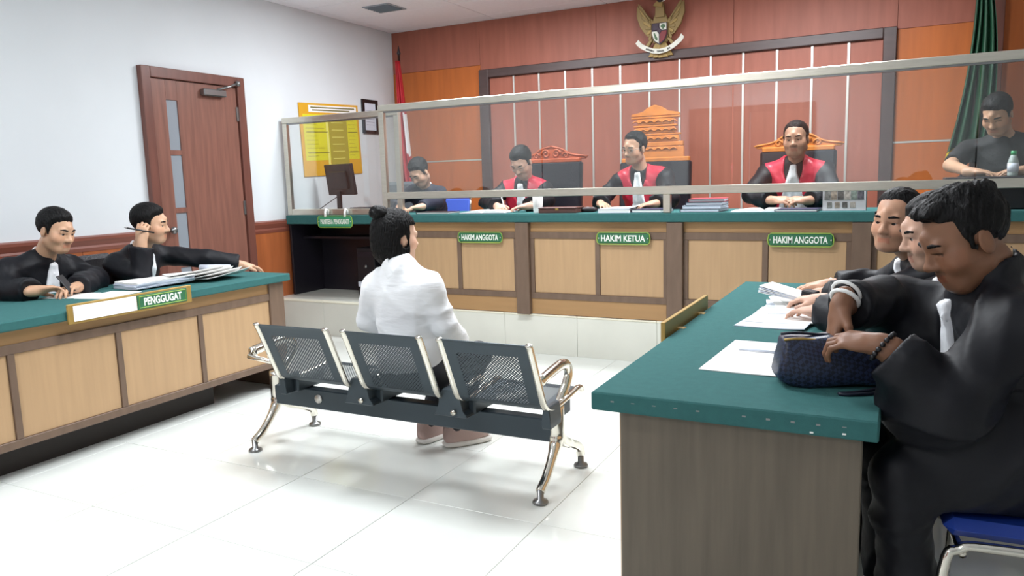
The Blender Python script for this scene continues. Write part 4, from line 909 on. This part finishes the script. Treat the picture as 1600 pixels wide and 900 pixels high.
def person(label, hip, neck, head, hfr, face, elb, wri, hands, base_z, skin='b98866', outfit='robe', hair='short', hairm=None, h=.0065, hc=.011, sw=.165, legs=True, jaw=1., hs=1., open_eyes=True, sleeve=(.066, .062, .075), fat=1., seed=0., extra=None, hline=(.083, .073), hthick=.008, sdrop=.055, knee=None, ank=None, wamp=.008):
    hip, neck, head = (np.array(v, float) for v in (hip, neck, head)); R = hframe(*hfr); U = nrm(neck-hip)
    y = math.radians(face); Rt = np.array([math.cos(y), math.sin(y), 0]); Rt = nrm(Rt-U*(Rt@U)); Fw = np.cross(U, Rt); T = np.stack([Rt, Fw, U], 1)
    S = [neck-U*sdrop+q*Rt*sw for q in (-1, 1)]; elb = [np.array(e, float) for e in elb]; wri = [np.array(e, float) for e in wri]       # [left, right]
    P = np.array([hip-U*.12, head-R[:, 2]*.2, head+R[:, 2]*.15, head+R[:, 1]*.14, head-R[:, 1]*.14, head+R[:, 0]*.12, head-R[:, 0]*.12]+S+elb+wri+[wri[i]+nrm(hands[i]['d'])*.2 for i in (0, 1) if hands[i]])
    F = Field(P.min(0)-.1, P.max(0)+.1, h)
    # torso, arms, neck, head, hands: one skin
    def torso(G, pad, k=.06):
        G.ell(neck-U*.17+Fw*.008, (.158*fat+pad, .105*fat+pad, .185+pad), T, k); G.ell(neck-U*.36+Fw*.012, (.145*fat+pad, .112*fat+pad, .19+pad), T, k); G.ell(hip+U*.04, (.165*fat+pad, .125*fat+pad, .13+pad), T, k)
        G.cap(S[0], S[1], .05+pad, .05+pad, k)
        for q in (0, 1): G.cap(neck+U*.02, S[q]*.75+neck*.25+U*.0, .045+pad, .048+pad, .04)
    torso(F, -.008)
    nk = head+R@np.array((0, -.025, -.075))
    F.cap(neck-U*.02, nk, .058, .052, .03); head_prims(F, head, R, hs, jaw)
    for q in (0, 1):
        F.cap(S[q], elb[q], .048, .04, .03); F.cap(elb[q], wri[q], .04, .026, .012)
        H = hands[q]
        if H: hand_prims(F, wri[q], H['d'], H['n'], 1 if q == 0 else -1, H.get('curl', .5), H.get('spread', .25), H.get('s', 1.), H.get('thumb', (.75, .6, -.25)), H.get('curls'))
    V, Q = F.mesh(); org = (hip[0], hip[1], base_z)
    o = fobj('person', V, Q, SKINM, None, org); tag(o, label, 'person')
    L = (V-head)@R/hs; base = np.array(lin(skin)); col = np.tile(base, (len(V), 1))
    near = np.linalg.norm(V-head, axis=1) < .16
    col *= (1+.06*np.sin(V[:, :1]*90+seed)*np.sin(V[:, 2:]*70))
    lips = near & (np.abs(L[:, 2]+.0665) < .0105) & (np.abs(L[:, 0]) < .024) & (L[:, 1] > .078); col[lips] = base*np.array((.82, .62, .6))
    if outfit != 'woman':
        stub = near & (L[:, 2] < -.04) & (L[:, 1] > .0) & ~lips; col[stub] *= .86
        mou = near & (np.abs(L[:, 2]+.051) < .006) & (np.abs(L[:, 0]) < .028) & (L[:, 1] > .078); col[mou] *= .6
    ck_ = near & (L[:, 2] < .0) & (L[:, 2] > -.05) & (np.abs(L[:, 0]) > .025) & (L[:, 1] > .04); col[ck_] *= np.array((1.04, .97, .95))
    line = near & (np.abs(L[:, 2]-.0) < .003+.0*L[:, 0]) & (np.abs(np.abs(L[:, 0])-.031) < .015) & (L[:, 1] > .07)
    if not open_eyes: col[line] = base*.25
    set_tint(o, col)
    if open_eyes:
        for q in (-1, 1):
            bm = bmesh.new(); bmesh.ops.create_uvsphere(bm, u_segments=16, v_segments=12, radius=.0118*hs)
            ev = np.array([v.co for v in bm.verts]); fc = [[v.index for v in f.verts] for f in bm.faces]; bm.free()
            cen = head+R@(np.array((q*.031, .0758, .0))*hs); gaze = nrm(R[:, 1]); ang = np.arccos(np.clip(ev@gaze/(.0118*hs), -1, 1))
            e = mobj('eye', ev+cen, fc, EYEM, o, True); cc_ = np.tile(np.array((.55, .5, .46)), (len(ev), 1)); cc_[ang < .72] = (.012, .008, .006); set_tint(e, cc_)
    # hair
    hm = hairm or HAIRM
    G = Field(head-.19, head+.19, min(h, .005)); W = lambda p: head+R@(np.array(p)*hs)
    lx, ly, lz = G.local(head, R)
    if hair == 'bob':
        G.ell(W((0, -.014, .038)), np.array((.086, .106, .096))*hs, R, .02); G.ell(W((0, -.035, -.03)), np.array((.088, .08, .10))*hs, R, .03)
        for q in (-1, 1): G.ell(W((q*.06, -.01, -.06)), np.array((.03, .045, .06))*hs, R, .03)
        G.put((slice(None),)*3, -np.maximum(np.maximum(.035*hs-ly, (lz-.055*hs)), -lz-.3)*f4(1), .02, 's') if False else None
        cut = np.maximum(.03+.0*lx-ly, lz-.06)          # inside face zone when both negative
        G.d = np.maximum(G.d, -cut); G.d = np.maximum(G.d, -.125-lz)
        ear = np.sqrt((lx-.085)**2+(ly-.0)**2*1.3+(lz+.018)**2)-.03; G.d = np.maximum(G.d, -ear)
        G.d += f4(.0028)*np.sin(np.arctan2(lx, ly+.05)*46+4*np.sin(lz*30)).astype(f4)
    else:
        t = hthick; y0, z0 = hline
        n_ = nrm((-(z0+.06), (y0+.06)))            # hairline plane from brow line to nape
        ab = ((ly/hs-y0)*f4(n_[0])+(lz/hs-z0)*f4(n_[1]))*hs - (lx/hs)**2*(np.clip((ly/hs-.015)/.04, 0, 1)*f4(6.5 if hair == 'reced' else 5.)-f4(1.3)).astype(f4) + f4(.004)*np.sin(lx*60+seed)*np.sin(ly*90+lz*70)
        G.ell(W((0, -.012, .037)), np.array((.0725, .0935, .0825))*hs, R, .0)
        fade = np.clip(ab/.03, 0, 1)
        G.d -= (f4(t+.003)*fade*(1+.35*np.clip(lz/.1, 0, 1))).astype(f4)
        if hair == 'quiff':
            for x_, y_, z_, r_ in ((-.028, .045, .102, .024), (.0, .05, .106, .026), (.028, .045, .103, .024), (0, .005, .113, .03), (-.026, -.025, .108, .03), (.026, -.025, .108, .03), (0, .076, .102, .017), (-.026, .07, .096, .016), (.026, .07, .098, .016), (0, -.06, .09, .04)):
                G.ell(W((x_, y_, z_)), (r_*hs, r_*hs*1.2, r_*hs*.75), R, .014)
        G.d = np.maximum(G.d, (-ab).astype(f4))
        if hair == 'quiff':   # fringe survives above the plane only; sideburn
            for q in (-1, 1): G.cap(W((q*.073, .022, .03)), W((q*.0715, .018, -.012)), .008*hs, .006*hs, .012)
        else:
            for q in (-1, 1): G.cap(W((q*.0735, .018, .025)), W((q*.0705, .02, -.012)), .010*hs, .005*hs, .01)
        G.d += f4(.0017 if hair != 'quiff' else .0034)*(np.sin(lx*230+ly*90+9*np.sin(ly*35+lz*20))*np.sin(ly*60+lz*80+seed+3*np.sin(lx*40))).astype(f4)
        for q in (-1, 1): G.cap(W((q*.016, .0935, .0225)), W((q*.034, .091, .0255)), .0055*hs, .0055*hs, .002); G.cap(W((q*.034, .091, .0255)), W((q*.05, .080, .0225)), .0055*hs, .004*hs, .002)
    V, Q = G.mesh()
    if len(V): fobj('hair', V, Q, hm, o)
    if hair == 'bob':
        G = Field(head-.2, head+.2, .005); bx_ = W((-.002, -.088, .108)); G.ell(bx_, (.043, .04, .036), R, .01); G.cap(W((-.005, -.05, .085)), bx_, .036, .03, .01); ax_ = G.local(bx_, R)
        G.d += f4(.003)*np.sin(np.arctan2(ax_[2], ax_[0])*3+np.sqrt(ax_[0]**2+ax_[2]**2)*260).astype(f4); V, Q = G.mesh(); fobj('hair_bun', V, Q, hm, o)
    # clothes
    kn = knee or [hip+nrm((Fw[0], Fw[1], 0))*.42+np.array((0, 0, .0))+q*Rt*.11 for q in (-1, 1)]; kn = [np.array(k_, float) for k_ in kn]
    an = ank or [np.array((k_[0], k_[1], base_z+.07))-nrm((Fw[0], Fw[1], 0))*.04 for k_ in kn]; an = [np.array(k_, float) for k_ in an]
    P = np.array([hip-U*.1, neck+U*.12]+S+elb+wri+((kn+an) if legs and outfit not in ('woman',) else [])); G = Field(P.min(0)-.17, P.max(0)+.17, hc)
    rest0 = extra or {}
    pad = {'robe': .012, 'judge': .012, 'suit': .008, 'tee': .004, 'woman': .006}[outfit]
    torso(G, pad); G.cap(neck-U*.04, (neck+(nk-neck)*rest0['robe_neck'] if 'robe_neck' in rest0 else neck-U*.004), .07+pad*.4, .066+pad*.3, .03)
    tor = G.d.copy()
    if outfit == 'tee':
        for q in (0, 1): c_ = S[q]+(elb[q]-S[q])*.85; G.cap(S[q], elb[q], .062, .058, .03, clip=(c_, nrm(elb[q]-S[q])))
    else:
        a_, b_, c2 = sleeve
        for q in (0, 1):
            dv = nrm(wri[q]-elb[q]); cuff = wri[q]-dv*(.03 if outfit in ('robe', 'judge') else .012)
            G.cap(S[q], elb[q], a_, b_, .04); G.cap(elb[q], wri[q]+dv*.05, b_, c2, .02, clip=(cuff, dv))
    if legs and outfit != 'woman':
        for q in (0, 1): G.cap(hip+(-1, 1)[q]*Rt*.08, kn[q], .085, .065, .06); G.cap(kn[q], an[q], .065, .055, .04)
    for e_ in rest0.get('drape', []): G.ell(e_[0], e_[1], None, .07)
    # collar opening for the neck
    G.cap(neck+U*.0, nk+(nk-neck)*.6, .050, .060, .004, 's')
    dd = G.d.copy(); wrinkle(G, neck, T, wamp, seed)
    if outfit == 'woman':
        G.d = np.maximum(G.d, (f4(hip[2]-.075)-G.pts((slice(None),)*3)[2]))
    V, Q = G.mesh(); cm_ = {'robe': ROBE, 'judge': ROBE, 'suit': NAVYS, 'tee': TEE, 'woman': SHIRT}[outfit]
    cloth = fobj({'robe': 'robe', 'judge': 'robe', 'suit': 'suit', 'tee': 'shirt', 'woman': 'shirt'}[outfit], V, Q, cm_, o)
    r_, f_, u_ = G.local(neck, T); dz = G.d-dd+tor; rest = extra or {}
    def region(nm, off, reg, mt, hh=None):
        V, Q = G.mesh(np.maximum(dz-f4(off), reg.astype(f4)))
        if len(V): return fobj(nm, V, Q, mt, o)
    if outfit == 'judge':
        wS = .208+.14*np.minimum(0, u_+.02)       # outer edge narrows downwards
        inner = .026+.035*np.clip(-(u_)*1.0, 0, .35)
        reg = np.maximum(np.maximum(np.abs(r_)-wS, -f_-.05), np.maximum(-u_-.5, u_-.2)); reg = np.maximum(reg, .062-np.sqrt(r_**2+np.minimum(f_-.01, .0)**2)+.0*u_ - np.clip(-u_-.02, 0, .3)*.35)
        region('red_stole', .009, reg, SATIN)
    if outfit in ('robe', 'judge') and rest.get('bib', True):
        wd = .024+rest.get('bibw', .14)*np.clip(-u_, 0, .35); cx_ = rest.get('bibx', 0.)
        reg = np.maximum(np.maximum(np.abs(r_-cx_*np.clip(-u_, 0, .4))-wd, .0-f_), np.maximum(-u_-rest.get('biblen', .36), u_-.03))
        pleat = .0025*np.sin((r_-cx_*u_)*220/(1+3*np.clip(-u_, 0, .4)))
        V, Q = G.mesh(np.maximum(dz-f4(.017)-pleat.astype(f4), reg.astype(f4))); V.shape[0] and fobj('white_bib', V, Q, BIBM, o)
    if outfit in ('robe', 'suit', 'woman', 'judge'):
        K = Field(neck-.14, neck+.2, .005); K.cap(neck-U*.02, neck+(nk-neck)*.62, .078, .066, .0); ku = K.local(neck, np.stack([Rt, Fw, nrm(nk-neck)], 1))
        top = .045 if outfit != 'woman' else .04
        K.d = np.maximum(K.d, np.maximum(ku[2]-f4(top)+ku[1]*f4(.35), -ku[2]-f4(.03))); in_ = np.sqrt(ku[0]**2+ku[1]**2)-.055; K.d = np.maximum(K.d, -in_)
        K.d = np.maximum(K.d, np.minimum(f4(.012)-np.abs(ku[0]), ku[1]*-1) if False else K.d)
        V, Q = K.mesh(); len(V) and fobj('shirt_collar', V, Q, ROBE if outfit == 'judge' or rest0.get('dark_collar') else SHIRT, o)
    if legs and outfit != 'woman':
        for q in (0, 1):
            d_ = nrm((Fw[0], Fw[1], 0)); Rz = Matrix([(d_[1], d_[0], 0), (-d_[0], d_[1], 0), (0, 0, 1)])
            Vv, Ff = superbox(tuple(np.array((an[q][0], an[q][1], base_z+.045))+d_*.07), (.045, .135, .045), .6, Rz, 16, 10, lambda p: Vector((p.x, p.y, p.z*(1-.35*max(0, p.y/.135))))); mobj('shoe', Vv, Ff, BSHOE, o, True)
    o['_n'] = 0; del o['_n']
    return o, dict(S=S, R=R, T=T, head=head, W=W, neck=neck, nk=nk, kn=kn, an=an)
def glasses(o, inf, mt=None):
    bm = bmesh.new(); W = inf['W']
    for q in (-1, 1):
        add_tube(bm, [tuple(W((q*.033+.022*math.cos(a), .098-.006*abs(math.cos(a)), .0+.016*math.sin(a)))) for a in np.linspace(0, 2*math.pi, 16, endpoint=False)], .0016, 5, closed=True)
        add_tube(bm, [tuple(W((q*.055, .094, .005))), tuple(W((q*.078, .05, .006))), tuple(W((q*.082, -.005, .006)))], .0016, 5)
    add_tube(bm, [tuple(W((-.011, .099, .004))), tuple(W((.011, .099, .004)))], .0016, 5); bm_obj('glasses', bm, mt or GUN, o, True)
def ring_band(o, name, c, d, r, th, mt, beads=0):
    d = Vector(d).normalized(); s = d.orthogonal().normalized(); t = d.cross(s); bm = bmesh.new()
    if beads:
        for k in range(beads): a = 2*math.pi*k/beads; bmesh.ops.create_icosphere(bm, subdivisions=1, radius=th, matrix=Matrix.Translation(Vector(c)+(s*math.cos(a)+t*math.sin(a))*r))
    else: add_tube(bm, [tuple(Vector(c)+(s*math.cos(a)+t*math.sin(a))*r) for a in np.linspace(0, 2*math.pi, 20, endpoint=False)], th, 8, closed=True)
    return bm_obj(name, bm, mt, o, True)
# ------------------------------------------------------------------ the people
# woman on the bench, seen from behind
wo, wi = person('woman in white shirt with black hair in a bun sitting on the bench', (-1.99, 2.82, .46), (-2.0, 2.79, .925), (-2.045, 2.83, 1.07), (-24, -4, 0), 0,
    [(-2.225, 2.83, .68), (-1.80, 2.83, .68)], [(-2.15, 3.06, .55), (-1.86, 3.06, .55)], [dict(d=(.25, .6, -.25), n=(0, .3, 1), curl=.5), dict(d=(-.25, .6, -.25), n=(0, .3, 1), curl=.5)],
    0, 'dcb39a', 'woman', 'bob', h=.006, hc=.008, sdrop=.082, sw=.15, sleeve=(.06, .055, .045), fat=.95, legs=False, wamp=.0048, seed=1.3, hs=1.0)
Gt = Field((-2.35, 2.6, .0), (-1.6, 3.55, .6), .011); Gt.ell((-1.98, 2.84, .455), (.175, .15, .10), None, .04)
for s, ax in ((-1, -2.12), (1, -1.955)):
    Gt.cap((-1.98+s*.08, 2.86, .452), (-1.98+s*.09, 3.27, .44), .082, .062, .05); Gt.cap((-1.98+s*.09, 3.27, .44), (ax, 3.13, .10), .062, .045, .04)
wrinkle(Gt, (-1.98, 2.8, .4), np.eye(3), .003); V, Q = Gt.mesh(); fobj('trousers', V, Q, TROUS, wo)
for ax, yw in ((-2.12, -12), (-1.955, -38)):
    y_ = math.radians(yw); Rz = Matrix.Rotation(y_, 3, 'Z'); d_ = Rz @ Vector((0, 1, 0))
    c_ = Vector((ax, 3.13, .055)) + d_*.06
    V, F_ = superbox(tuple(c_), (.043, .125, .05), .62, Rz, 24, 14, lambda p: Vector((p.x, p.y, p.z*(1-.42*max(0, p.y/.125))+(.02 if p.y < -.05 and p.z > 0 else 0)))); sh_ = mobj('sneaker', V, F_, SHOE, wo, True)
    V, F_ = superbox(tuple(c_-Vector((0, 0, .04))), (.047, .13, .0155), .5, Rz, 24, 8); mobj('sole', V, F_, SOLE, sh_, True)
    for k in range(3): tube('lace', [tuple(c_+Rz @ Vector((-.022, .02+.02*k, .043-.006*k))), tuple(c_+Rz @ Vector((0, .02+.02*k, .05-.006*k))), tuple(c_+Rz @ Vector((.022, .02+.02*k, .043-.006*k)))], .004, SOLE, sh_, 6)
# left counsel
la, ai = person('lawyer in black robe looking down at the phone in his hands', (-4.58, 2.58, .51), (-4.37, 2.63, .93), (-4.24, 2.645, 1.105), (-78, -16, 4), -84,
    [(-4.25, 2.86, .80), (-4.28, 2.38, .80)], [(-4.08, 2.62, .79), (-4.10, 2.41, .80)], [dict(d=(.3, -.5, .05), n=(-.1, 0, 1), curl=.5), dict(d=(.25, .6, .05), n=(-.3, .2, 1), curl=.55)],
    0, 'c69c7f', hs=1.0, h=.0055, hc=.010, sw=.2, seed=.4, extra=dict(bibx=.0, biblen=.34), fat=1.05)
ph = thing('mobile_phone', (-4.04, 2.54, .79), 'dark mobile phone held above the left desk', 'phone'); rr_ = Matrix.Rotation(math.radians(30), 3, 'Z') @ Matrix.Rotation(math.radians(55), 3, 'Y')
rbox('phone_body', (-.055, -.032, -.004), (.055, .032, .004), BLACKPL, ph, rr_, (-4.035, 2.54, .825), .003); rbox('phone_screen', (-.05, -.028, -.0048), (.05, .028, -.004), mat('screen_glass', '', .1), ph, rr_, (-4.035, 2.54, .825))
lb, bi = person('lawyer in black robe with pen hand raised to his cheek, looking aside', (-4.56, 3.22, .51), (-4.36, 3.25, .92), (-4.23, 3.245, 1.102), (-56, -6, -4), -76,
    [(-4.18, 3.62, .845), (-4.13, 3.07, .80)], [(-4.06, 3.80, .785), (-4.13, 3.10, 1.0)], [dict(d=(.15, .6, -.12), n=(.1, .1, 1), curl=.35), dict(d=(-.02, .12, 1), n=(.4, -.8, .1), curl=1.1, thumb=(.8, .3, -.5))],
    0, 'caa184', hs=1.02, h=.0055, hc=.010, sw=.19, seed=2.1, extra=dict(bibx=.15, biblen=.34), fat=1.05, jaw=1.08, hair='short', hthick=.01)
pn2 = thing('dark_pen', (-4.1, 3.06, 1.06), 'dark pen held in the raised hand beside his cheek', 'pen'); tube('barrel', [(-4.09, 3.16, 1.055), (-4.12, 3.0, 1.095)], .005, BLACKPL, pn2, 8); tube('nib', [(-4.12, 3.0, 1.095), (-4.123, 2.985, 1.099)], [.005, .001], GUN, pn2, 8)
# clerk
ck2, ci = person('clerk in navy suit bending over the judges desk end', (-3.95, 6.2, .86), (-3.95, 5.94, 1.25), (-3.89, 5.79, 1.405), (172, -40, 0), 178,
    [(-3.66, 5.72, 1.13), (-4.20, 5.76, 1.13)], [(-3.66, 5.46, 1.105), (-3.92, 5.50, 1.10)], [dict(d=(-.5, -.5, -.05), n=(0, 0, 1), curl=.5), dict(d=(.5, -.5, -.05), n=(0, 0, 1), curl=.5)],
    PZ, 'c9a28a', 'suit', hairm=GREYH, h=.007, hc=.012, legs=True, open_eyes=False, seed=3., sleeve=(.062, .056, .05))
# judges
j1, i1 = person('judge in red and black robe with head bowed, writing in a notebook', (-2.88, 6.0, .80), (-2.86, 5.84, 1.275), (-2.815, 5.70, 1.455), (176, -38, 0), 180,
    [(-2.58, 5.68, 1.13), (-3.13, 5.66, 1.13)], [(-2.63, 5.42, 1.10), (-2.90, 5.42, 1.10)], [dict(d=(-.75, -.35, -.05), n=(0, 0, 1), curl=.45), dict(d=(.5, -.5, -.1), n=(-.5, 0, .8), curl=.9)],
    PZ, 'c69c88', 'judge', h=.007, hc=.011, legs=True, open_eyes=False, seed=4., sw=.185, fat=1.08, hs=1.03, extra=dict(bibx=-.12, bibw=.16))
glasses(j1, i1); ring_band(j1, 'wrist_watch', (-2.605, 5.452, 1.105), (-.03, -.26, -.03), .032, .007, STRIP)
pn3 = thing('writing_pen', (-2.83, 5.36, 1.1), 'light pen in the hand of the writing judge', 'pen'); tube('barrel', [(-2.80, 5.345, 1.095), (-2.845, 5.37, 1.20)], .005, WHITE, pn3, 8); tube('nib', [(-2.797, 5.343, 1.082), (-2.80, 5.345, 1.095)], [.001, .005], GUN, pn3, 8)
j2, i2 = person('grey haired judge in red and black robe in the middle of the desk', (-1.82, 6.05, .82), (-1.85, 5.87, 1.335), (-1.868, 5.77, 1.525), (158, -12, 4), 176,
    [(-1.55, 5.66, 1.13), (-2.12, 5.68, 1.13)], [(-1.62, 5.44, 1.105), (-2.03, 5.44, 1.11)], [dict(d=(-.6, -.5, -.05), n=(0, 0, 1), curl=.4), dict(d=(.45, -.6, -.05), n=(0, 0, 1), curl=.4)],
    PZ, 'c0967d', 'judge', hairm=GREYH, h=.0065, hc=.011, legs=True, seed=5., sw=.185, jaw=.94, hair='reced', hline=(.07, .082), extra=dict(bibw=.16))
glasses(j2, i2)
j3, i3 = person('judge in red and black robe facing forward with clasped hands', (-.70, 6.05, .84), (-.705, 5.88, 1.355), (-.69, 5.78, 1.535), (176, -4, -2), 178,
    [(-.42, 5.68, 1.15), (-.98, 5.68, 1.15)], [(-.575, 5.47, 1.115), (-.79, 5.46, 1.12)], [dict(d=(-.85, -.32, .1), n=(.1, -.5, .9), curl=.75), dict(d=(.85, -.25, .05), n=(-.1, -.5, .9), curl=.6)],
    PZ, 'ac836c', 'judge', h=.0065, hc=.011, legs=True, seed=6., sw=.20, fat=1.15, jaw=1.1, hs=1.03, hair='reced', hline=(.07, .085), hthick=.006, extra=dict(bibw=.28))
# man in black at the right
rm, ri = person('man in black short sleeved shirt standing behind the judges desk, looking down', (.60, 5.98, .98), (.565, 5.86, 1.47), (.505, 5.74, 1.63), (156, -34, 0), 165,
    [(.84, 5.72, 1.31), (.26, 5.70, 1.32)], [(.62, 5.44, 1.275), (.36, 5.44, 1.275)], [dict(d=(-.75, -.2, -.02), n=(0, 0, 1), curl=.4), dict(d=(.75, -.25, -.02), n=(0, 0, 1), curl=.4)],
    PZ, 'bd957a', 'tee', h=.007, hc=.011, knee=[(.70, 6.0, .78), (.50, 6.0, .78)], ank=[(.71, 6.03, .38), (.49, 6.03, .38)], open_eyes=False, seed=7., sw=.2, fat=1.1)
# right counsel
m1, k1 = person('nearest lawyer in black robe looking down into the navy bag', (.40, 2.24, .56), (.185, 2.225, .985), (.140, 2.165, 1.14), (112, -26, 0), 106,
    [(.115, 1.965, .765), (.0, 2.46, .93)], [(-.035, 1.985, .895), (-.135, 2.17, .955)], [dict(d=(-.80, .22, .05), n=(-.1, -.25, .9), curl=.75, thumb=(.9, .45, -.5)), dict(d=(-.18, -.22, -.75), n=(-.75, -.25, .15), curl=.35, spread=.5)],
    0, '855d46', hair='quiff', h=.0045, hc=.0085, sw=.185, seed=8., hs=1.0, fat=1.08, open_eyes=False, extra=dict(bibx=.1, biblen=.32, dark_collar=True, robe_neck=.8, bibw=.1, drape=[((.19, 2.16, .64), (.19, .2, .16)), ((.07, 2.0, .745), (.1, .06, .07)), ((.03, 2.40, .85), (.1, .1, .08))]), sleeve=(.076, .074, .066), hline=(.082, .088), hthick=.004, wamp=.010)
ring_band(m1, 'bead_bracelet', (-.03, 1.983, .893), (-.135, .03, .095), .037, .0075, BLACKPL, 16)
ring_band(m1, 'white_bracelet', (-.128, 2.185, .972), (-.135, -.29, -.3), .036, .006, WHITE); ring_band(m1, 'white_bracelet', (-.126, 2.195, .988), (-.135, -.29, -.2), .037, .005, WHITE)
m2, k2 = person('half hidden lawyer in black robe between two colleagues', (.40, 2.90, .56), (.20, 2.90, .96), (.098, 2.83, 1.105), (106, -14, 0), 95,
    [(.0, 2.66, .80), (.02, 3.14, .80)], [(-.25, 2.95, .80), (-.27, 3.22, .80)], [dict(d=(-.5, .35, -.02), n=(0, 0, 1), curl=.4), dict(d=(-.6, .15, .0), n=(0, 0, 1), curl=.7)],
    0, 'c9a08a', h=.006, hc=.011, sw=.185, seed=9.)
m3, k3 = person('lawyer in black robe behind his colleagues, facing the viewer', (.26, 3.52, .56), (.075, 3.48, .955), (-.018, 3.37, 1.108), (152, -3, 4), 100,
    [(-.10, 3.27, .80), (-.08, 3.74, .80)], [(-.28, 3.42, .795), (-.29, 3.70, .795)], [dict(d=(-.6, .2, -.02), n=(0, 0, 1), curl=.4), dict(d=(-.6, -.2, -.02), n=(0, 0, 1), curl=.4)],
    0, 'c2957a', h=.0055, hc=.011, sw=.185, seed=10., hair='reced', hline=(.066, .09), hthick=.007, extra=dict(bibx=.0))
